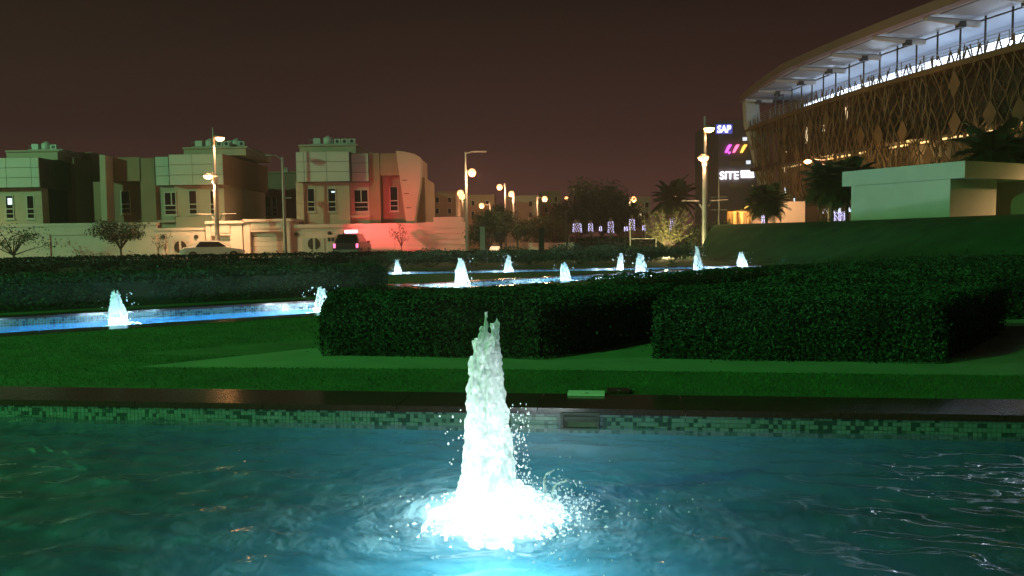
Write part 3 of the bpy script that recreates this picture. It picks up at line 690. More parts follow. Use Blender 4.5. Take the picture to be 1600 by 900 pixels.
for x0, x1, yt in ((22, 78, 366), (160, 245, 366)): rb(MB(), x0, yt, x1, 408, YW, .12).build('raised_panel', 'white_wall', cw)
rb(MB(), 78, 354, 160, 367, YW, .12).build('raised_panel', 'white_wall', cw)
cw = thing('compound_wall', (RX(283, YW), YW, 0), 'boundary wall with a round-motif gate and two dark wall lamps, beside the white car', 'wall', 'compound walls of the villas')
rb(MB(), 245, 359, 321, 408, YW+.1, .35).build('wall_body', 'white_wall', cw); rb(MB(), 243, 356, 323, 360, YW, .55).build('wall_cap', 'white_wall', cw)
g = rb(MB(), 265, 368, 297, 406, YW+.02, .1).build('gate', 'frame', cw); rgate(g, 282, 386, 9.5, YW+.02); disc(cw, 255, 370, 3.2, YW+.1); disc(cw, 307, 370, 3.2, YW+.1)
rb(MB(), 246, 376, 260, 404, YW+.03, .08).build('raised_panel', 'white_wall', cw)
def garage(x0, x1, yt, dx0, dx1, dyt, lb):
    r = thing('garage', (RX((x0+x1)/2, YW), YW, 0), lb, 'garage', 'garages along the road')
    m = MB(); rb(m, x0, yt+4, dx0, 408, YW-.3, 5); rb(m, dx1, yt+4, x1, 408, YW-.3, 5); rb(m, dx0, yt+4, dx1, dyt, YW-.3, 5); m.build('wall', 'white_wall', r)
    rb(MB(), x0-2, yt, x1+2, yt+4.2, YW-.5, 5.4).build('roof_slab', 'white_wall', r)
    ny = 6; h = (408-dyt)/ny
    for i in range(ny): rb(MB(), dx0+.2, dyt+i*h+.2, dx1-.2, dyt+(i+1)*h-.1, YW+.05, .06).build('door_slat', 'frame', r)
    rb(MB(), dx0+1, yt+7, dx1-1, dyt-4, YW-.34, .03).build('lintel_panel', 'frame', r)
garage(322, 379, 345, 330, 360, 368, 'narrow garage behind the white car')
garage(381, 453, 342, 391, 443, 362, 'wide garage with a pale slatted door between the lamp post and the round gate')
cw = thing('compound_wall', (RX(590, YW), YW, 0), 'boundary wall of grooved courses, red-lit behind the police car, with a round-motif gate', 'wall', 'compound walls of the villas')
rb(MB(), 453, 352, 727, 402, YW+.12, .35).build('wall_body', 'white_wall', cw); rb(MB(), 453, 349.5, 662, 355, YW-.05, .6).build('wall_cap', 'white_wall', cw)
rb(MB(), 662, 347, 731, 357, YW-.06, .62).build('wall_cap', 'white_wall', cw); rb(MB(), 677, 339, 722, 347, YW+.1, 2.5).build('planter_block', 'white_wall', cw)
for i in range(5):
    h = (400-357)/5
    for x0, x1 in ((525, 616), (616.6, 728)): rb(MB(), x0, 357+i*h+.35, x1, 357+(i+1)*h-.25, YW, .12).build('course', 'white_wall', cw)
g = rb(MB(), 473, 372, 507, 402, YW+.05, .07).build('gate', 'frame', cw); rgate(g, 490.5, 381, 9.5, YW+.05); disc(cw, 463, 366, 3.0, YW+.12); disc(cw, 515, 364.5, 3.0, YW+.12)
rb(MB(), 510, 367, 524, 400, YW, .12).build('raised_panel', 'white_wall', cw)
for x in (512, 518): rb(MB(), x, 371, x+4, 377, YW-.05, .05).build('intercom', 'dark_metal', cw)

# ---------------------------------------------------------------- cars
def sedan(loc, rz, lb):
    r = thing('parked_car', loc, lb, 'car'); 
    def sec(x, z0, z1, w0, w1): return [(x, -w0, z0), (x, w0, z0), (x, w1, z1), (x, -w1, z1)]
    def hull(secs):
        m = MB(); vs = [p for s in secs for p in s]; fs = [(3, 2, 1, 0)]
        for i in range(len(secs)-1):
            for k in range(4): fs.append((i*4+k, i*4+(k+1) % 4, (i+1)*4+(k+1) % 4, (i+1)*4+k))
        fs.append(tuple((len(secs)-1)*4+k for k in range(4))); return m.add(vs, fs)
    b = hull([sec(-2.2, .35, .75, .72, .70), sec(-1.9, .25, .92, .86, .80), sec(-.9, .22, .96, .88, .84), sec(.9, .22, .93, .88, .84), sec(1.9, .25, .78, .86, .76), sec(2.2, .35, .65, .7, .66)]).build('body', 'car_white', r)
    hull([sec(-1.7, .93, .94, .78, .77), sec(-1.0, .93, 1.40, .80, .60), sec(-.1, .93, 1.46, .82, .62), sec(.5, .93, 1.38, .82, .60), sec(1.15, .93, .95, .80, .78)]).build('cabin', 'car_white', r)
    for s_ in (-1, 1):
        m = MB(); y0, y1 = .825*s_, .675*s_
        m.add([(-1.2, y0, .97), (.95, y0, .97), (.42, y1, 1.33), (-.85, y1, 1.35)], [(0, 1, 2, 3)]); m.build('side_window', 'glass_dark', r)
        for x in (-1.35, 1.4):
            t = MB().tube([(x, .70*s_, .33), (x, .90*s_, .33)], .33, 16).build('wheel', 'tyre', r); MB().tube([(x, .895*s_, .33), (x, .91*s_, .33)], .2, 12).build('rim', 'grey_metal', t)
        MB().box((2.15, .55*s_, .62), (.12, .28, .12)).build('headlight', 'glass_dark', r); MB().box((-2.17, .55*s_, .74), (.08, .26, .1)).build('tail_light', 'sign_pink' if False else 'dark_metal', r)
    MB().add([(-1.68, -.72, .97), (-1.68, .72, .97), (-1.06, .56, 1.36), (-1.06, -.56, 1.36)], [(0, 1, 2, 3)]).build('rear_window', 'glass_dark', r)
    MB().add([(1.16, -.72, .98), (1.16, .72, .98), (.56, .56, 1.36), (.56, -.56, 1.36)], [(3, 2, 1, 0)]).build('windscreen', 'glass_dark', r)
    r.rotation_euler.z = rz
    return r
p = AT(346, 390, 58.2); c_ = sedan((0, 0, 0), R(25), 'white sedan parked in front of the narrow garage'); c_.location = (p.x, 56.4, .008)
p = AT(546, 385, 55.5)
pc = thing('police_car', (0, 0, 0), 'dark police patrol car with a glowing red roof beacon by the grooved wall', 'car')
def ypoly(m, poly, x0, x1): return m.add([(x0, y, z) for y, z in poly]+[(x1, y, z) for y, z in poly], [tuple(range(len(poly))), tuple(range(2*len(poly)-1, len(poly)-1, -1))]+[(i, len(poly)+i, len(poly)+(i+1) % len(poly), (i+1) % len(poly)) for i in range(len(poly))])
ypoly(MB(), [(-2.3, .35), (-2.35, .9), (-2.2, 1.08), (1.1, 1.12), (2.25, 1.0), (2.35, .6), (2.3, .35)], -.93, .93).build('body', 'car_dark', pc)
m = MB(); m.add([(-.86, -2.1, 1.1), (.86, -2.1, 1.1), (.86, 1.3, 1.1), (-.86, 1.3, 1.1), (-.68, -1.7, 1.74), (.68, -1.7, 1.74), (.68, .5, 1.76), (-.68, .5, 1.76)], [(0, 3, 2, 1), (4, 5, 6, 7), (0, 1, 5, 4), (1, 2, 6, 5), (2, 3, 7, 6), (3, 0, 4, 7)]); m.build('cabin', 'car_dark', pc)
MB().add([(-.74, -2.095, 1.16), (.74, -2.095, 1.16), (.60, -1.75, 1.68), (-.60, -1.75, 1.68)], [(0, 1, 2, 3)]).build('rear_window', 'glass_dark', pc)
for s_ in (-1, 1):
    MB().add([(s_*.868, -1.8, 1.16), (s_*.868, .9, 1.16), (s_*.705, .3, 1.68), (s_*.705, -1.5, 1.68)], [(0, 1, 2, 3)]).build('side_window', 'glass_dark', pc)
    for y in (-1.45, 1.5):
        t = MB().tube([(s_*.72, y, .38), (s_*.95, y, .38)], .38, 16).build('wheel', 'tyre', pc); MB().tube([(s_*.945, y, .38), (s_*.96, y, .38)], .22, 12).build('rim', 'grey_metal', t)
    MB().box((s_*.80, -2.33, .92), (.16, .06, .3)).build('tail_light', 'sign_pink', pc)
    MB().box((s_*1.05, .75, 1.18), (.2, .1, .16)).build('mirror', 'car_dark', pc)
MB().box((0, -2.36, .55), (1.7, .1, .2)).build('bumper', 'grey_metal', pc)
lb_ = MB().box((0, -.6, 1.80), (1.1, .28, .06)).build('light_bar', 'dark_metal', pc)
MB().box((0.05, -.62, 1.93), (.85, .26, .20)).build('beacon', 'beacon_red', pc)
lamp('beacon_light', (0.05, -.62, 2.12), 2300, (1.0, .09, .10), pc, .15, 125, (4.5, 5.5, .8))
pc.location = (p.x, 56.6, .01)

# ---------------------------------------------------------------- street lamps
def street_lamp(loc, lb, hpost=5.75, htop=9.4, arm_z=3.25, power=1500, s=1.0, hx=(.45, -.35), ty=0.0, grp='tall street lamps with banner arms'):
    r = thing('street_lamp', loc, lb, 'street lamp', grp); x, y, z = loc
    MB().box((x, y, z+.12), (.55, .55, .24)).build('base', 'grey_metal', r)
    MB().lathe([(.17, 0), (.17, hpost*.55), (.15, hpost)], (x, y, z+.2), 10).build('post', 'grey_metal', r)
    MB().lathe([(.22, 0), (.22, .45), (.15, .55)], (x, y, z+hpost-.2), 10).build('collar', 'grey_metal', r)
    MB().lathe([(.10, 0), (.075, htop-hpost)], (x, y, z+hpost+.2), 8).build('upper_pole', 'grey_metal', r)
    for sg in (-1, 1):
        MB().tube([(x+sg*.15, y, z+arm_z-.45), (x+sg*.3, y, z+arm_z-.25), (x+sg*.38, y, z+arm_z), (x+sg*1.45*s, y, z+arm_z+.04)], [.05, .05, .045, .04], 8).build('banner_arm', 'grey_metal', r)
    for hz, dx in ((htop-.55, hx[0]), (hpost+.35, hx[1])):
        hd = MB().tube([(x, y, z+hz+.12), (x+dx*.5, y-.1, z+hz+.16), (x+dx, y-.2, z+hz+.08)], [.05, .05, .05], 8).build('lamp_arm', 'grey_metal', r)
        MB().lathe([(.10, .20), (.33, .07), (.36, 0)], (x+dx*1.2, y-.2, z+hz-.02), 14).build('lamp_hood', 'grey_metal', hd, True)
        MB().lathe([(.08, -.26), (.26, -.17), (.33, -.015)], (x+dx*1.2, y-.2, z+hz-.02), 14).build('lamp_glass', 'lamp_orange', hd, True)
        lamp('lamp_light', (x+dx*1.2, y-.25, z+hz-.30), power*(1.3 if hz > 7 else 3.0), ORANGE, r, .15, 150, (x+dx*1.2, y-.25+ty, 0))
    return r
p = AT(342, 390, 57.2); street_lamp((p.x, 57.0, 0.1), 'tall twin-headed street lamp in front of the white car', power=1500)
p = AT(1101, 350, 49); street_lamp((p.x, 49, 0), 'tall twin-headed street lamp between the pale feathery tree and the sign tower', hpost=5.9, htop=8.6, arm_z=3.5, hx=(.18, -.12), power=380)
# unlit-headed side post by the garage
p = AT(446, 390, 57.0)
r = thing('street_lamp', (p.x, 57, .1), 'thin unlit lamp post standing in front of the wide garage door', 'street lamp')
MB().lathe([(.14, 0), (.11, 4.0), (.08, 7.4)], (p.x, 57, .1), 8).build('post', 'grey_metal', r)
MB().tube([(p.x, 57, 7.3), (p.x-.5, 57, 7.6), (p.x-.95, 57, 7.65)], .04, 6).build('lamp_arm', 'grey_metal', r)
MB().box((p.x-1.0, 57, 7.62), (.5, .2, .1)).build('lamp_head', 'grey_metal', r); MB().box((p.x+.3, 57, 4.5), (.5, .18, .09)).build('lamp_head', 'grey_metal', r)
# off-frame lamp further along the road that lights the left wall
street_lamp((-47.5, 57, .12), 'street lamp in line with the long cream boundary wall', power=2000)
street_lamp((27.8, 32.6, 1.9), 'added off-frame lamp beside the service building, near the curved building', power=2200, hpost=4.2, htop=6)  # added out of view to throw orange light on the service building's right face
def globe_lamp(px, py, Y, lb, power=500, r_=.20, side=0.0, post='grey_metal', arms=True, z0=0):
    c = AT(px, py, Y); r = thing('globe_lamp', (c.x+side, Y, z0), lb, 'street lamp', 'round orange lamps along the side road')
    MB().lathe([(.10, 0), (.08, c.z-z0+.3)], (c.x+side, Y, z0), 8).build('post', post, r)
    if abs(side) > .05: MB().tube([(c.x+side, Y, c.z+.1), (c.x, Y, c.z+.22)], .035, 6).build('lamp_arm', post, r)
    r_ *= 1.3
    MB().lathe([(r_*.35, -r_*.94), (r_*.8, -r_*.6), (r_, 0), (r_*.8, r_*.6), (r_*.35, r_*.94)], (c.x, Y-.05, c.z), 14).build('lamp_globe', 'globe_orange', r, True)
    if power: lamp('lamp_light', (c.x, Y-.5, c.z-.5), power, ORANGE, r, .2)
    return r
g = globe_lamp(737.5, 270, 52, 'globe lamp on the thin cobra-arm pole at the end of the grooved wall', 650, .21, side=-.42)
c = AT(737.5, 270, 52)
MB().lathe([(.07, 0), (.05, 1.2)], (c.x-.42, 52, c.z+.2), 8).build('upper_pole', 'grey_metal', g); MB().tube([(c.x-.42, 52, c.z+1.3), (c.x+.1, 52, c.z+1.42), (c.x+.55, 52, c.z+1.42)], .04, 6).build('cobra_arm', 'grey_metal', g); MB().box((c.x+.75, 52, c.z+1.40), (.5, .2, .08)).build('cobra_head', 'grey_metal', g)
GL = [(719.5, 302, 76, 'paired globe lamp just beyond the grooved wall corner, on a lit post', .2, .25), (780.5, 292.5, 68, 'high globe lamp above the clipped round tree', .5, .2), (799, 303, 76, 'globe lamp right of the highest globe, over the dark shrubs', .2, .22),
      (752.5, 321.5, 90, 'low globe lamp above the round clipped tree', 1.0, .24), (851, 311, 88, 'globe lamp between the side road houses and the dark tree mass', -.9, .25), (885, 310, 105, 'small dim globe at the edge of the dark tree mass', .3, .2), (990, 311.5, 92, 'globe lamp beside the pale-lit far house, left of the feathery tree', -.5, .26), (1056, 307, 110, 'small globe lamp above the feathery tree', .4, .22), (911, 309, 120, 'tiny globe lamp glinting inside the dark tree mass', .3, .16)]
for i, (px, py, Y, lb, sd, rr) in enumerate(GL): globe_lamp(px, py, Y, lb, (450, 450, 450, 450, 600, 0, 600, 0, 0)[i], rr, sd)
c = AT(721.5, 307, 76); globe_lamp(722, 307, 75.6, 'lower globe of the pair beyond the grooved wall corner', 0, .25, .1)
p = AT(1262, 252, 56); r = thing('street_lamp', (p.x+1.6, 56, 0), 'single orange street lamp in front of the bronze lattice, above a palm', 'street lamp')
MB().lathe([(.10, 0), (.07, p.z+.1)], (p.x+1.6, 56, 0), 8).build('post', 'grey_metal', r); MB().tube([(p.x+1.6, 56, p.z+.05), (p.x+.6, 56, p.z+.12), (p.x+.2, 56, p.z+.06)], .03, 6).build('lamp_arm', 'grey_metal', r)
MB().lathe([(.08, -.16), (.22, -.08), (.25, 0), (.10, .1)], (p.x, 56, p.z), 14).build('lamp_glass', 'lamp_orange', r, True); lamp('lamp_light', (p.x, 55.6, p.z-.4), 1100, ORANGE, r, .2)

# green floodlights out of frame, as their light on lawn, villas and bank shows
def flood(loc, lb, power, aim, spot):
    x, y, z = loc; r = thing('floodlight_mast', (x, y, 0), lb, 'floodlight', 'green floodlight masts')
    MB().lathe([(.22, 0), (.12, z)], (x, y, 0), 10).build('mast', 'grey_metal', r)
    d = (Vector(aim)-Vector(loc)).normalized(); a = math.atan2(d.y, d.x)
    MB().box((x, y, z+.25), (.25, .9, .6), a).build('housing', 'dark_metal', r); q = Vector(loc)+Vector((d.x, d.y, 0)).normalized()*.14
    MB().box((q.x, q.y, z+.25), (.02, .8, .5), a).build('lens', 'lamp_green', r)
    lamp('flood_light', (q.x+d.x*.25, q.y+d.y*.25, z+.25), power, MINT if power > 6e4 else GREEN, r, .4, spot, aim)
flood((-80, 5, 22), 'tall floodlight mast with a green lens', 88000, (-5, 60, 3), 100)
flood((-21, -5, 13), 'garden floodlight mast with a green lens', 21000, (-6.5, 10.5, 0), 64)

# ---------------------------------------------------------------- grass bank and kiosk
bank = thing('x', (0, 0, 0), 'x', 'x'); bpy.data.objects.remove(bank)
top = [(AT(1118, 352, 46), 46), (AT(1330, 346, 37), 37), (AT(1600, 335, 27), 27), (AT(1850, 325, 22), 22)]
m = MB(); vs = []; K = 6; ZT = 1.95
line = [Vector((p.x, Y)) for p, Y in top]
foot = [Vector((AT(1075, 380, 43).x, 42.0)), Vector((11.5, 30.5)), Vector((14.2, 20.5)), Vector((19.0, 15.0))]
rows_ = []
for f in np.linspace(0, 1, 25):
    i = min(int(f*3), 2); g_ = f*3-i; a = line[i].lerp(line[i+1], g_); b = foot[i].lerp(foot[i+1], g_); row = []
    for k in range(9):
        h = k/8; q = b.lerp(a, h); row.append((q.x, q.y, ZT*(h*h*(3-2*h))*.999+.06*noise.noise((q.x*.3, q.y*.3, 2))*math.sin(h*3.14)-.02*(k == 0)))
    row.append((a.x+60, a.y+35, ZT)); rows_.append(row)
vs = [p for r_ in rows_ for p in r_]; c9 = 10
# the left flank going back
m.add(vs, [(i*c9+k, (i+1)*c9+k, (i+1)*c9+k+1, i*c9+k+1) for i in range(24) for k in range(9)])
e0 = rows_[0]; n0 = len(m.v)
fl = [(p[0], p[1]+(.02 if k < 9 else 0), p[2]) for k, p in enumerate(e0)] + [(p[0]+1.5, p[1]+4 if k < 9 else p[1]+4, -.03) for k, p in enumerate(e0)]
m.add(fl, [(k, k+1, 10+k+1, 10+k) for k in range(9)])
mat('bank_grass', (0.022, 0.075, 0.028), 0.9, 0.3, 1.0, bump=.8, bscale=40, spec=.1)
tag(m.build('grass_bank', 'bank_grass', smooth=True), kind='structure')
kc, kl, kr = U(1485, 300, 3), None, None
Kc = AT(1508, 251, 33.0); Kl = AT(1316, 268, 38.2); Kr = AT(1640, 256, 35.8)
k2 = lambda p: Vector((p.x, p.y))
cA, lA, rA = k2(Kc), k2(Kl), k2(Kr); zt = Kc.z
ki = thing('kiosk', (cA.x, cA.y, ZT), 'small flat-roofed service building on the grass bank, one side green-lit', 'building')
back = lA+(rA-cA)
MB().prism([cA, rA, back, lA], zt-.72, zt).build('roof_slab', 'kiosk', ki)
dl = (lA-cA); dr_ = (rA-cA)
c0 = cA+dl*.115+dr_*.02; l0 = cA+dl*.93+dr_*.02; r0 = c0+dr_.normalized()*3.3; b0 = l0+dr_.normalized()*3.3
MB().prism([c0, r0, b0, l0], ZT-.4, zt-.72).build('wall', 'kiosk', ki)
MB().prism([rA-dr_*.02, rA-dr_*.02+dl*.9, rA-dr_*.08+dl*.9, rA-dr_*.08], ZT-.4, zt-.72).build('pillar', 'kiosk', ki)

# ---------------------------------------------------------------- curved lattice building
CP = [Vector(p) for p in ((26.6, 87.5), (26.8, 82), (27.5, 74), (28.6, 66), (30.2, 58), (32.2, 50), (34.6, 42), (37.5, 34.5))]
def cr(p0, p1, p2, p3, t): return .5*((2*p1)+(-p0+p2)*t+(2*p0-5*p1+4*p2-p3)*t*t+(-p0+3*p1-3*p2+p3)*t**3)
dense = []
for i in range(len(CP)-1):
    a = CP[max(i-1, 0)]; d_ = CP[min(i+2, len(CP)-1)]
    for k in range(20): dense.append(cr(a, CP[i], CP[i+1], d_, k/20))
dense.append(CP[-1]); cum = [0]
for i in range(1, len(dense)): cum.append(cum[-1]+(dense[i]-dense[i-1]).length)
TOT = cum[-1]
def C(s, off=0.0):
    if off > .5: off *= .25+.75*min(1, max(0, s)/16)
    s = min(max(s, 0), TOT); j = max(1, int(np.searchsorted(cum, s))); j = min(j, len(dense)-1)
    t = (s-cum[j-1])/(cum[j]-cum[j-1]+1e-9); p = dense[j-1].lerp(dense[j], t); d_ = (dense[j]-dense[j-1]).normalized()
    return p+Vector((d_.y, -d_.x))*(-1 if d_.y > 0 else 1)*-(-off) if False else p+Vector((-abs(d_.y), -d_.x if d_.y < 0 else d_.x))*off
st = thing('arena_building', (C(30).x, C(30).y, 0), 'large curved building with bronze lattice facade and overhanging lit canopy', 'building')
def sweep(m, o0, o1, z0, z1, s0=0, s1=None, n=60):
    s1 = TOT if s1 is None else s1; n = max(2, int(n*(s1-s0)/TOT)+1); vs = []
    for i in range(n+1):
        s = s0+(s1-s0)*i/n; a = C(s, o0); b = C(s, o1); vs += [(a.x, a.y, z0), (b.x, b.y, z0), (b.x, b.y, z1), (a.x, a.y, z1)]
    fs = [(i*4+k, i*4+(k+1) % 4, i*4+4+(k+1) % 4, i*4+4+k) for i in range(n) for k in range(4)]+[(3, 2, 1, 0), tuple(n*4+k for k in range(4))]
    return m.add(vs, fs)
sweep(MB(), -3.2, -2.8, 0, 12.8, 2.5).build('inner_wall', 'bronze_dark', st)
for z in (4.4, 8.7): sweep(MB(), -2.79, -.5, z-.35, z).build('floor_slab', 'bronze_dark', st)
sweep(MB(), -6, .15, 12.75, 13.15).build('deck_slab', 'bronze', st)
sweep(MB(), -6.2, -5.9, 13.15, 16.6).build('back_wall', 'soffit', st)
sweep(MB(), -6, 2.3, 16.30, 16.5).build('soffit', 'soffit', st)
sweep(MB(), 2.3, 3.0, 16.1, 16.75).build('fascia', 'canopy', st)
sweep(MB(), -6, 2.3, 16.6, 16.72).build('roof', 'canopy', st)
s = 2.0; i = 0
while s < TOT-4:   # soffit edge slots between brackets
    L = 5.2; sweep(MB(), 1.75, 2.28, 16.22, 16.298, s+.3, s+L-.6, 60).build('edge_strip', 'concrete', st); sweep(MB(), 1.35, 1.74, 16.25, 16.297, s+.5, s+L-.8, 60).build('edge_slot', 'soffit_dark', st)
    a = C(s, 2.2); b = C(s, -2.2); m = MB().tube([(a.x, a.y, 16.05), (b.x, b.y, 15.9)], [.16, .26], 6); m.build('bracket', 'soffit_dark' if False else 'concrete', st)
    q = C(s, -.7); MB().box((q.x, q.y, 15.78), (.5, .5, .4)).build('camera_box', 'dark_metal', st)
    s += L
# top floor glass: panes, mullions, rails
sm = 3.0; n_m = int((TOT-sm)/2.2)
for i in range(n_m):
    s = sm+i*2.2; q = C(s, -2.2); MB().box((q.x, q.y, 14.73), (.09, .12, 3.14)).build('mullion', 'dark_metal', st)
for z, o_ in ((16.05, -2.2), ): sweep(MB(), o_-.05, o_+.05, z-.05, z+.05, 3).build('transom', 'dark_metal', st)
for z in (13.45, 13.65, 13.85, 14.05, 14.3): sweep(MB(), -.34, -.30, z-.02, z+.02, 1.5).build('rail', 'grey_metal', st)
for i in range(int(TOT/2.4)):
    q = C(1.5+i*2.4, -.32); MB().box((q.x, q.y, 13.72), (.05, .05, 1.15)).build('rail_post', 'grey_metal', st)
sweep(MB(), -5.2, -4.6, 14.62, 15.0, 5.0).build('ceiling_light_strip', 'strip_cold', st)
sweep(MB(), -5.88, -5.6, 13.2, 14.2, 4.0).build('parapet_wall', 'concrete', st)
for s in (22, 31, 37, 39.5, 41.5, 43.5, 46): q = C(s, -.9); MB().lathe([(.06, 0), (.16, .08), (.16, .22), (.06, .3)], (q.x, q.y, 13.5), 10).build('spot_lamp', 'spot_cold', st)
for i in range(7):
    q = C(6+i*7.3, -3.6); lamp('deck_light', (q.x, q.y, 14.3), 125, (.60, .78, 1.0), st, .5)
# end column and rounded nose
q0, q1 = C(.2, 1.0), C(.2, -.4)
m = MB(); zz = [0, 6, 11.5, 13.5, 16.1]; oo = [-2.8, -1.6, -.3, .3, .45]; vs = []
for z, o_ in zip(zz, oo):
    for ds, do in ((-.5, 0), (.6, 0), (.6, -1.5), (-.5, -1.5)):
        b = C(.6, o_+do); tdir = (C(1.6)-C(.6)).normalized(); b = b+tdir*ds; vs.append((b.x, b.y, z))
m.add(vs, [(i*4+k, i*4+(k+1) % 4, i*4+4+(k+1) % 4, i*4+4+k) for i in range(4) for k in range(4)]); m.build('end_column', 'concrete', st)
tdir = (C(0)-C(1)).normalized(); vs = []
for k in range(11):
    a = math.pi*k/10; 
    for f in (0, 1):
        b = C(0, -2.6+3.3*math.cos(a))+tdir*(1.6*math.sin(a)); vs.append((b.x, b.y, 16.1+.66*f))
m = MB(); m.add(vs, [(2*k, 2*k+2, 2*k+3, 2*k+1) for k in range(10)]+[tuple(range(20, -1, -2)), tuple(range(1, 22, 2))]); m.build('canopy_nose', 'canopy', st)
# lattice
struts = []; rnd = random.Random(4); sp = .85; nr = 11; zr = [1.2+i*(13.9-1.2)/nr for i in range(nr+1)]
ncol = int((TOT-1)/sp)
def node(i, j):
    r2 = random.Random(i*131+j); s = 1+(i+.5*(j % 2))*sp+r2.uniform(-.3, .3); return s, zr[j]+r2.uniform(-.25, .25)*(0 < j < nr)
for i in range(ncol):
    for j in range(nr):
        for di in ((-1, 0) if j % 2 == 0 else (0, 1)):
            if rnd.random() < .88:
                s0_, z0_ = node(i, j); s1_, z1_ = node(i+di, j+1)
                if s1_ < .8 or s1_ > TOT-.5: continue
                struts.append((s0_, z0_, s1_, z1_, rnd.uniform(.036, .065)))
        if rnd.random() < .55:
            s0_, z0_ = node(i, j); struts.append((s0_, z0_, s0_+rnd.uniform(-.8, .8), z0_+rnd.uniform(.9, 1.6), .04))
unit = MB().box((0, 0, .5), (1, 1, 1)); ume = bpy.data.meshes.new('strut'); ume.from_pydata(unit.v, [], unit.f); ume.materials.append(MATS['bronze'])
struts.sort(key=lambda t: -t[0]); ms = MB()
vis = [t for t in struts if C(t[0]).x/C(t[0]).y < .70]; hid = [t for t in struts if C(t[0]).x/C(t[0]).y >= .70]
for n_, t in enumerate(vis+hid):
    lean = lambda s_, z_: -(13.2-z_)*.17*max(0, 1-s_/25) if z_ < 13.2 else 0
    a = C(t[0], lean(t[0], t[1])); b = C(t[2], lean(t[2], t[3])); a = Vector((a.x, a.y, t[1])); b = Vector((b.x, b.y, t[3])); d_ = b-a; w_ = t[4]*1.6
    if n_ < 290:
        o = bpy.data.objects.new('strut', ume); col.objects.link(o); o.parent = st; o.matrix_parent_inverse = Matrix.Translation(-st.location)
        o.matrix_basis = Matrix.LocRotScale(a, d_.to_track_quat('Z', 'Y'), Vector((w_, w_, d_.length)))
    else: ms.tube([a, b], w_*.6, 4)
for i in range(int(ncol*1.4)):
    for j in range(12):
        for dd_ in (-.55, .55):
            if rnd.random() < .75:
                s_ = 1+i*sp/1.4+rnd.uniform(-.15, .15); s2_ = s_+dd_; z_ = 1.3+j*.97+rnd.uniform(-.2, .2)
                if 1 < s2_ < TOT-.5: a = C(s_, -.35+lean(s_, z_)); b = C(s2_, -.35+lean(s2_, z_+1.1)); ms.tube([(a.x, a.y, z_), (b.x, b.y, z_+rnd.uniform(.9, 1.3))], .04, 4)
o = ms.build('lattice_struts', 'bronze', st); o['kind'] = 'stuff'
for i in range(2, ncol, 3):
    for j in (5, 7, 9):
        if rnd.random() < .4:
            s_, z_ = node(i, j); vs = []
            for ds, dz in ((-.55, 0), (0, -.95), (.55, 0), (0, .95)): q = C(s_+ds, .12); vs.append((q.x, q.y, z_-.2+dz))
            for ds, dz in ((-.55, 0), (0, -.95), (.55, 0), (0, .95)): q = C(s_+ds, .06); vs.append((q.x, q.y, z_-.2+dz))
            MB().add(vs, [(0, 1, 2, 3), (7, 6, 5, 4)]+[(k, 4+k, 4+(k+1) % 4, (k+1) % 4) for k in range(4)]).build('lozenge_panel', 'bronze', st)
# lights behind the lattice
rnd = random.Random(9)
s = 6.0
while s < TOT-3:
    L = rnd.uniform(.5, 2.4)
    if rnd.random() < .75: sweep(MB(), -2.0, -1.85, 8.15, 8.28, s, s+L, 60).build('warm_light_strip', 'strip_warm', st)
    s += L+rnd.uniform(.3, 2.0)
s = 12.0
while s < TOT-3:
    L = rnd.uniform(.4, 1.2)
    if rnd.random() < .6: sweep(MB(), -2.3, -2.0, 3.2, 3.6, s, s+L, 60).build('window_light', 'room_cold', st)
    s += L+rnd.uniform(.3, 1.2)
for s, z, h, m in ((4.5, 9.6, .5, 'room_warm'), (4.3, 7.4, .8, 'room_warm'), (4.6, 5.4, .9, 'room_cold'), (4.4, 12.0, .4, 'room_warm'), (9.5, 10.4, 1.6, 'room_warm'), (17, 11.5, 1.6, 'room_warm'), (13, 11, .7, 'room_warm'), (6.8, 3.2, 1.8, 'room_cold'), (8.2, 3.2, 1.6, 'room_cold')):
    sweep(MB(), -2.78, -2.7, z, z+h, s, s+.28, 60).build('window_light', m, st)
for s in (16, 27, 37, 46): q = C(s, -1.6); lamp('gallery_light', (q.x, q.y, 7.6), 220, (1.0, .62, .22), st, .3)
for s in (8, 22, 38): q = C(s, 7); lamp('lattice_fill_light', (q.x, q.y, .6), 480, (1.0, .55, .2), st, .3)  # amber lamps without fixtures, added before the facade to brighten the lattice

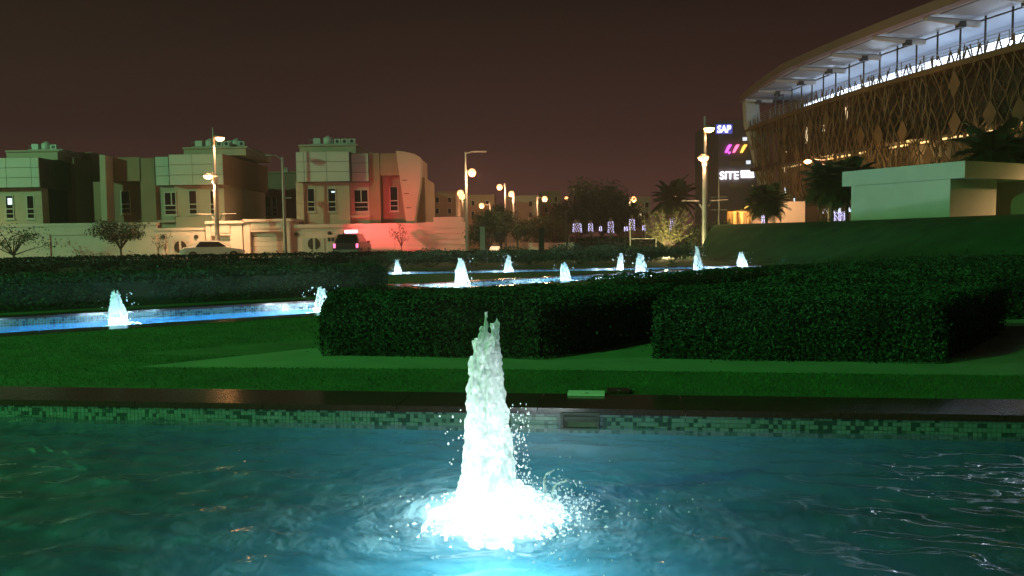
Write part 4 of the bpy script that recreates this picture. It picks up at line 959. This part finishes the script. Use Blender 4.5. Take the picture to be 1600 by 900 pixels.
# ---------------------------------------------------------------- sign tower
YT = 112.0
tw = thing('sign_tower', (RX(1152, YT), YT, 0), 'dark office tower with illuminated signs beside the curved building', 'building')
rb(MB(), 1122, 187, 1200, 372, YT, 14).build('wall', 'tower_dark', tw)
for x0, y0, x1, y1 in ((1140, 252, 1163, 258), (1140, 287, 1166, 293)): rb(MB(), x0, y0, x1, y1, YT-.05, .04).build('louvre_band', 'stucco_brown', tw)
for x, y in ((1164, 217), (1169.5, 253.5)): rb(MB(), x-3.3, y-2.6, x+3.3, y+2.6, YT-.1, .08).build('lit_window', 'room_cold', tw)
def text_sign(body, px, py, wpx, hpx, lb, m='sign_white', shear=0.0, backing=None):
    c = bpy.data.curves.new('t', 'FONT'); c.body = body; c.size = 1; c.extrude = .06; c.shear = shear; c.offset = .012
    o = bpy.data.objects.new('t', c); col.objects.link(o); bpy.context.view_layer.update()
    me = bpy.data.meshes.new_from_object(o.evaluated_get(bpy.context.evaluated_depsgraph_get())); bpy.data.objects.remove(o)
    xs = [v.co.x for v in me.vertices]; ys = [v.co.y for v in me.vertices]; k = YT/1200
    p = AT(px, py, YT-.25)
    me.transform(Matrix.Translation(p) @ Matrix.Rotation(R(90), 4, 'X') @ Matrix.Diagonal((wpx*k/(max(xs)-min(xs)), hpx*k/(max(ys)-min(ys)), 1, 1)) @ Matrix.Translation((-(min(xs)+max(xs))/2, -(min(ys)+max(ys))/2, 0)))
    r = thing('illuminated_sign', (p.x, YT, p.z), lb, 'sign', 'illuminated signs on the tower'); obj('lettering', me, m, r)
    if backing: rb(MB(), px-wpx/2-2.5, py-hpx/2-2, px+wpx/2+2.5, py+hpx/2+2, YT-.17, .12).build('backing', backing, r)
    return r
text_sign('SAP', 1131.5, 201.5, 21, 11, 'white lit three-letter sign SAP high on the dark tower', backing='sign_blue', shear=.1)
text_sign('SITE', 1139.5, 274, 29, 12, 'white lit sign reading SITE low on the dark tower')
r = thing('illuminated_sign', AT(1168, 272, YT-.2), 'white block of small lit lettering beside the word SITE', 'sign', 'illuminated signs on the tower')
for i in range(3): rb(MB(), 1157.5+i*.3, 266.5+i*4.0, 1177.5+i*.4, 269.6+i*4.0, YT-.2, .1).build('lettering', 'sign_white', r)
r = thing('illuminated_sign', AT(1150, 233, YT-.2), 'sign of three slanted strokes, purple, pink and amber', 'sign', 'illuminated signs on the tower')
for i, m in enumerate(('sign_purple', 'sign_pink', 'sign_amber')):
    x = 1133+i*12; pts = [(x-.5, 238.5), (x+3.0, 238.5), (x+10.5, 226), (x+6, 226), (x+3.5, 229)]
    MB().xprism([(AT(a, b, YT-.2).x, AT(a, b, YT-.2).z) for a, b in pts], YT-.3, YT-.15).build('stroke', m, r)
pts = [(1137, 237.2), (1142.2, 237.2), (1139.4, 241)]; MB().xprism([(AT(a, b, YT-.2).x, AT(a, b, YT-.2).z) for a, b in pts], YT-.31, YT-.16).build('stroke', 'sign_purple', r)

# ---------------------------------------------------------------- far houses, walls and small structures
def far_house(x0, x1, yt, Y, lb, m='stucco_brown', nw=3, litw=None):
    r = thing('far_house', (RX((x0+x1)/2, Y), Y, 0), lb, 'house', 'houses along the side road')
    box_to_ground(MB(), x0, x1, yt, Y, 9).build('wall', m, r); rb(MB(), x0-.6, yt-1.5, x1+.6, yt+.4, Y-.15, 9.3).build('parapet', m, r)
    for i in range(nw):
        for j in range(2):
            xx = x0+(x1-x0)*(i+.5)/nw; yy = yt+7+j*17; wx = min(3.0, (x1-x0)/nw*.3)
            f = rb(MB(), xx-wx, yy, xx+wx, yy+9, Y-.08, .07).build('window', 'frame', r); rb(MB(), xx-wx+.7, yy+.7, xx+wx-.7, yy+8.3, Y-.12, .03).build('pane', 'room_warm' if litw == (i, j) else 'glass_dark', f)
    return r
far_house(655, 712, 301, 84, 'dim house behind the end of the grooved wall')
far_house(706, 772, 306, 98, 'dim house behind the lowest globe lamp', 'stucco_tan')
far_house(790, 842, 307, 104, 'house with a plain wall behind the highest globe lamps', 'stucco', 2)
far_house(846, 876, 300, 118, 'narrow house beside the dark tree mass', 'stucco_tan', 2)
far_house(984, 1016, 309, 125, 'pale-lit house to the left of the feathery tree', 'stucco', 3, (1, 1))
r = thing('boundary_wall', (RX(840, 64), 64, 0), 'low curved tan wall along the bend of the side road', 'wall')
m = MB(); pts = [(770, 76), (820, 70), (860, 67), (900, 66), (960, 68)]
for i in range(4):
    a = AT(pts[i][0], 370, pts[i][1]); b = AT(pts[i+1][0], 370, pts[i+1][1]); dd = Vector((b.x-a.x, b.y-a.y)); 
    MB().box(((a.x+b.x)/2, (a.y+b.y)/2, .42), (dd.length+.02, .25, .84), math.atan2(dd.y, dd.x)).build('wall_panel', 'white_wall', r)
def slab_post(px, Y, yt, wpx, m, lb):
    p = AT(px, 380, Y); r = thing('slab_post', (p.x, Y, 0), lb, 'post'); z = RZ(yt, Y, px); w_ = wpx*Y/1200
    MB().b2(p.x-w_/2, p.x+w_/2, Y, Y+.25, .1, z).build('slab', m, r); MB().b2(p.x-w_/2-.08, p.x+w_/2+.08, Y-.08, Y+.33, 0, .1).build('footing', 'concrete', r); MB().b2(p.x-w_/2-.02, p.x+w_/2+.02, Y-.02, Y+.27, z, z+.04).build('cap', m, r)
slab_post(754, 50, 355, 7.5, 'concrete', 'pale slab post near the corner of the grooved wall')
slab_post(846, 48, 357, 8.5, 'bronze_dark', 'dark slab post in front of the low curved wall')
slab_post(886, 49, 332, 2.2, 'bronze_dark', 'thin dark post at the start of the round hedge')
p = AT(770, 377, 58); r = thing('light_box', (p.x, 58, 0), 'low yellow-green lit box at the foot of the round tree', 'light box'); MB().b2(p.x-.55, p.x+.55, 58, 58.5, .15, .75).build('housing', 'concrete', r); MB().b2(p.x-.5, p.x+.5, 57.97, 58, .2, .7).build('face', 'room_warm', r); MB().b2(p.x-.62, p.x+.62, 57.95, 58.55, 0, .15).build('plinth', 'concrete', r)
c1, c2 = AT(893, 372, 62), AT(1075, 375, 56)
hedge([(c1.x, 60), (c1.x+1.5, 58.4), (c2.x, 55), (c2.x, 57.5), (c1.x+2, 61)], 1.15, .16, 150, 'round-ended clipped hedge under the violet string lights', 'roadside hedges', lump=.1)
r = thing('railing_frame', (AT(1005, 370, 52).x, 52, 0), 'thin pale metal frame standing before the round-ended hedge', 'railing')
for px in (984.5, 1025): q = AT(px, 360, 52); MB().tube([(q.x, 52, 0), (q.x, 52, RZ(346, 52, px))], .035, 8).build('upright', 'frame', r)
for zz_ in (RZ(373, 52, 1005),): q0_, q1_ = AT(984.5, 373, 52), AT(1025, 373, 52); MB().tube([(q0_.x, 52, zz_), (q1_.x, 52, zz_)], .03, 8).build('crossbar', 'frame', r)
# orange gate and beige wall by the curved building
YG = 58
r = thing('lattice_gate', (RX(1153, YG), YG, 0), 'orange-lit lattice gate beside the dark palm', 'gate')
m = MB(); rb(m, 1136, 331, 1138, 362, YG, .12); rb(m, 1170.5, 331, 1172.5, 362, YG, .12); rb(m, 1136, 329.5, 1172.5, 331, YG, .12); m.build('frame', 'bronze', r)
for i in range(9):
    x = 1139+i*3.9; a = AT(x, 360, YG); b = AT(x+rnd.uniform(-2.5, 2.5), 332, YG); MB().tube([(a.x, YG+.05, 0.1), (b.x, YG+.05, b.z)], .035, 5).build('bar', 'bronze', r)
rb(MB(), 1138, 331, 1170.5, 365, YG+.6, .1).build('panel', 'stucco', r)
q = AT(1155, 340, YG); lamp('gate_lamp', (q.x, YG-.6, 2.9), 260, (1.0, .45, .10), r, .1); MB().box((q.x, YG-.5, 3.1), (.25, .2, .14)).build('lamp_head', 'dark_metal', r)
r = thing('boundary_wall', (RX(1228, 60), 60, 0), 'beige rendered wall between the two palms under the bronze lattice', 'wall')
rb(MB(), 1176, 318, 1258, 366, 60, .4).build('wall_body', 'white_wall', r); rb(MB(), 1200, 315, 1260, 319, 59.9, .6).build('wall_cap', 'white_wall', r); rb(MB(), 1258, 323, 1278, 366, 60.4, .4).build('gate', 'bronze_dark', r)
q = AT(1215, 335, 57.5); lamp('wall_lamp', (q.x, 57, 2.6), 190, ORANGE, r, .1)

# ---------------------------------------------------------------- trees
def tree(x, y, h, w_, lb, n, leaf, m='tree_leaf', trunk_h=.4, z0=0, grp='trees along the road', nb=9, seed=1, name='tree', openness=.5, flat=1.0, trunk_r=.10):
    rnd = random.Random(seed); r = thing(name, (x, y, z0), lb, 'tree', grp); tm = MB(); tips = []
    th = h*trunk_h; tm.tube([(x, y, z0), (x+.04, y, z0+th*.5), (x, y, z0+th)], [trunk_r, trunk_r*.8, trunk_r*.7], 7)
    for i in range(nb):
        a = 6.283*i/nb+rnd.uniform(-.4, .4); u = rnd.uniform(.35, 1); zz = z0+th+(h-th)*rnd.uniform(.25, .92)
        e_ = Vector((x+w_*.5*u*math.cos(a), y+w_*.5*u*math.sin(a), zz)); mid = Vector((x, y, z0+th)).lerp(e_, .5)+Vector((0, 0, .12*h*rnd.random()))
        tm.tube([(x, y, z0+th*.9), mid, e_], [trunk_r*.5, trunk_r*.3, trunk_r*.1], 5); tips += [e_, mid.lerp(e_, .4)]
        for k in range(2):
            f = e_+Vector((rnd.uniform(-1, 1)*w_*.16, rnd.uniform(-1, 1)*w_*.16, rnd.uniform(-.3, 1)*h*.12)); tm.tube([mid.lerp(e_, .6), f], [trunk_r*.2, trunk_r*.06], 4); tips.append(f)
    tips.append(Vector((x, y, z0+h*.88)))
    tm.build('trunk', 'bark', r)
    T = np.array([tuple(t) for t in tips]); idx = rng.integers(0, len(T), n); v = rng.normal(size=(n, 3)); v /= np.linalg.norm(v, axis=1, keepdims=True)
    v *= (rng.random((n, 1))**.5)*np.array([w_*.17, w_*.17, h*.12*flat])*(1.4-openness)
    quads('crown', T[idx]+v, leaf, m, r); return r
def pl(px, Y): return AT(px, 380, Y).x
tree(pl(20, 55), 55, 2.9, 4.6, 'sparse bare-branched tree at the cream wall end, leaning over the wall', 900, .16, 'shrub_leaf', .22, nb=15, seed=2, openness=.2)
tree(pl(188, 55), 55, 2.8, 3.4, 'dark spreading tree in front of the cream wall and brown niche', 3200, .15, 'tree_leaf', .35, nb=12, seed=3, openness=.3)
tree(pl(627, 58.6), 58.6, 2.3, 1.5, 'small twiggy tree against the grooved wall', 260, .12, 'shrub_leaf', .3, z0=.13, nb=9, seed=4, openness=.2, trunk_r=.05)
for px in (247, 258): tree(pl(px, 59.3), 59.3, 1.8, .8, 'bare sapling nearest the round gate beside the white car' if px > 250 else 'bare sapling at the raised wall panel by the round gate', 120, .1, 'shrub_leaf', .3, z0=.13, nb=7, seed=int(px), openness=.2, trunk_r=.04, grp='saplings by the round gate')
tree(pl(762, 57), 57, 3.3, 2.6, 'round clipped tree near the grooved wall corner', 5200, .16, 'tree_leaf', .12, nb=14, seed=6, openness=.1)
r_ = tree(pl(782, 60), 60, 4.0, 1.5, 'narrow dark cypress-like tree beside the round clipped tree', 4200, .15, 'tree_leaf', .08, nb=12, seed=7, openness=.1)
tree(pl(808, 56), 56, 2.9, 2.6, 'small leafy tree before the low curved wall', 2600, .14, 'shrub_leaf', .4, nb=10, seed=8, openness=.3)
tree(pl(838, 72), 72, 3.2, 4.2, 'bushy tree over the low curved wall, yellowish in lamp light', 3200, .18, 'pale_leaf', .15, nb=12, seed=9, openness=.2)
tree(pl(868, 76), 76, 3.0, 3.6, 'bushy pale tree next to the dark tree mass', 2800, .18, 'pale_leaf', .15, nb=12, seed=19, openness=.2)
for i, (px, Y, h, w_, lb) in enumerate(((905, 80, 6.0, 5.2, 'dark broad tree at the left of the tree mass'), (940, 84, 7.2, 6.5, 'tallest dark tree of the tree mass'), (968, 82, 6.0, 5.0, 'dark tree at the right of the tree mass, by the globe lamp'))):
    tree(pl(px, Y), Y, h, w_, lb, 7000, .26, 'tree_leaf', .18, nb=18, seed=30+i, openness=.05, grp='dark trees beyond the round hedge')
# feathery pale tree: upright arching sprays
x, y = pl(1044, 50), 50
r = thing('feathery_tree', (x, y, 0), 'pale yellow-green feathery tree lit beside the tall street lamp', 'tree'); tm = MB(); rnd = random.Random(3); Pp = []
tm.tube([(x, y, 0), (x, y, .5)], [.12, .1], 7)
for i in range(70):
    a = rnd.uniform(0, 6.283); L = rnd.uniform(.6, 1.9); H_ = rnd.uniform(1.3, 3.2); pts = []
    for k in range(6):
        f = k/5; pts.append(Vector((x+L*math.cos(a)*f**1.25, y+L*math.sin(a)*f**1.25, .4+H_*f*(1.0-.12*f))))
    tm.tube(pts, [.035, .03, .02, .015, .01, .006], 4)
    for k in range(42): f = rnd.uniform(.35, 1)*5; q = pts[int(min(f, 4.99))].lerp(pts[int(min(f, 4.99))+1], f-int(min(f, 4.99))); Pp.append((q.x+rnd.gauss(0, .05), q.y+rnd.gauss(0, .05), q.z+rnd.gauss(0, .05)))
tm.build('trunk', 'bark', r); quads('crown', Pp, .19, 'pale_leaf', r, aspect=.25)
MB().lathe([(.12, 0), (.12, .1), (.08, .14)], (x-.6, y-2.2, 0), 10).build('uplight', 'dark_metal', r); lamp('uplight_lamp', (x-.6, y-2.2, .3), 900, (1.0, .80, .36), r, .1)
# palms
fm_ = MB(); Lf = 1.0
for k in range(26):
    f = .12+.88*k/25
    for sg in (-1, 1):
        ll = .34*math.sin(math.pi*min(1, f*.9+.08))+.05; zc = .30*f-.62*f*f; x0_ = f
        fm_.add([(x0_, 0, zc), (x0_+.035, 0, zc-.02), (x0_+ll*.75, sg*ll*.8, zc-.10-ll*.35), (x0_+ll*.68, sg*ll*.8, zc-.10-ll*.35)], [(0, 1, 2, 3)])
fm_.tube([(f, 0, .30*f-.62*f*f) for f in [i/8 for i in range(9)]], [.016*(1-i/10) for i in range(9)], 5)
fme = bpy.data.meshes.new('frond'); fme.from_pydata(fm_.v, [], fm_.f); fme.materials.append(MATS['palm_leaf'])
def palm(px, Y, ztop, spread, lb, seed, n=30, z0=0, wrap=False, trunk_r=.16, fan=1.0):
    rnd = random.Random(seed); x = pl(px, Y); r = thing('palm_tree', (x, Y, z0), lb, 'palm', 'palms by the curved building')
    prof = []; h = ztop-z0; k = 14
    for i in range(k): prof += [(trunk_r*(1.12-.2*i/k), h*i/k), (trunk_r*(.96-.2*i/k), h*(i+.85)/k)]
    MB().lathe(prof, (x, Y, z0), 9).build('trunk', 'bark', r)
    for i in range(n):
        a = i*2.4+rnd.uniform(-.2, .2); el = R(78-118*(i/n)**.9)
        o = bpy.data.objects.new('frond', fme); col.objects.link(o); o.parent = r
        L = spread*rnd.uniform(.85, 1.12); o.location = (0, 0, h); o.rotation_euler = (0, -el, a); o.scale = (L, L*fan, L)
    return r
palm(1052, 78, 5.0, 2.4, 'dark palm rising behind the pale feathery tree', 1, z0=0)
palm(1197, 56, 3.6, 1.5, 'dense round palm between the orange gate and the beige wall', 2, n=64, fan=1.3)
palm(1298, 50, 4.5, 1.8, 'palm with drooping yellow-lit fronds beside the service building', 3, n=64, fan=1.3)
palm(1322, 54, 4.8, 2.2, 'dark palm half behind the service building', 4, n=36)
palm(1545, 44, 5.8, 1.9, 'palm with its crown showing over the service building roof', 5, n=34)
palm(1592, 46, 5.4, 1.9, 'palm at the far end of the service building roof', 6, n=34)
q = AT(1285, 330, 48); 
# string-lit trunks
def string_tree(px, Y, yt, yb, wpx, lb):
    x = pl(px, Y); zb, zt_ = max(0, RZ(yb, Y, px)), RZ(yt, Y, px); w_ = wpx*Y/1200/2; r = thing('string_lights', (x, Y, zb), lb, 'string lights', 'violet string lights on trunks')
    MB().lathe([(w_*.8, -zb), (w_*.62, zt_-zb+.3)], (x, Y, zb), 9).build('trunk', 'bark', r)
    m = MB(); rnd = random.Random(px); cab = []
    nb = int(14+wpx*5)
    for i in range(nb):
        f = i/nb; a = f*6.283*7; rr = w_*(1.0-.15*f)+.03; c = (x+rr*math.cos(a), Y+rr*math.sin(a), zb+(zt_-zb)*f+rnd.uniform(-.03, .03)); cab.append(c); s = .022
        m.lathe([(s*.4, -s), (s, 0), (s*.4, s)], c, 5)
    m.build('bulbs', 'led_violet', r); MB().tube(cab, .008, 4).build('cable', 'dark_metal', r)
for a in ((902, 64, 349, 363, 13, 'wide violet string lights at the left of the row over the round hedge'), (923, 64, 349, 362, 6, 'second string-light trunk of the row over the round hedge'), (938.5, 66, 354, 361, 3, 'short faint string lights between two fuller ones'),
          (954.5, 62, 346, 364, 8, 'tall violet string lights near the middle of the hedge row'), (987.5, 60, 342, 360, 8, 'violet string lights just above the pale metal frame'), (1006, 64, 352, 360, 3, 'small string lights within the pale metal frame'), (978, 64, 354, 361, 4, 'small string lights next to the pale metal frame'), (1052, 54, 341, 365, 10, 'bright violet string lights under the feathery tree'),
          (1192, 54, 337, 350, 3, 'string lights on the trunk of the round palm'), (1307, 49, 331, 345, 6, 'violet string lights beside the green-lit service building'), (1316, 50, 331, 345, 5, 'second violet string lights touching the service building corner')): string_tree(*a)
shrub(pl(1288, 46.5), 46.5, 1.0, .6, 2.2, 'yellow-lit shrub under the drooping palm', 1600, .12, 'pale_leaf', 'roadside shrubs')
shrub(pl(1125, 54), 54, 1.4, .8, 2.4, 'olive shrub at the foot of the tall street lamp by the orange gate', 2200, .14, 'shrub_leaf', 'roadside shrubs')
shrub(pl(1086, 53), 53, 1.3, .8, 2.2, 'brownish shrub between the feathery tree and the lamp post', 2000, .14, 'shrub_leaf', 'roadside shrubs')
shrub(pl(1592, 38.5), 38.5, 1.0, .8, 3.2, 'yellow-lit shrub behind the service building end', 1600, .13, 'pale_leaf', 'roadside shrubs')
sg = thing('sign_post', (pl(1123, 52), 52, 0), 'thin pole with short cross arms beside the tower signs', 'pole'); x = pl(1123, 52)
MB().lathe([(.06, 0), (.045, RZ(274, 52, 1123))], (x, 52, 0), 8).build('pole', 'grey_metal', sg)
for z_ in (RZ(308, 52, 1123), RZ(328, 52, 1123)): MB().tube([(x-.55, 52, z_), (x+.55, 52, z_)], .03, 6).build('cross_arm', 'grey_metal', sg)

# ---------------------------------------------------------------- dusty night air
hz = MB().b2(-130, 130, -40, 190, -1.7, 26).build('haze', None); tag(hz, 'thin dusty night air over the whole place', 'haze', kind='stuff')
hm = bpy.data.materials.new('haze_air'); hm.use_nodes = True; ht = hm.node_tree; ht.nodes.clear()
ho = N(ht, 'ShaderNodeOutputMaterial'); hv = N(ht, 'ShaderNodeVolumePrincipled'); hv.inputs['Color'].default_value = (1.0, .58, .50, 1); hv.inputs['Density'].default_value = 0.0010
ht.links.new(hv.outputs[0], ho.inputs['Volume']); hz.data.materials.append(hm)
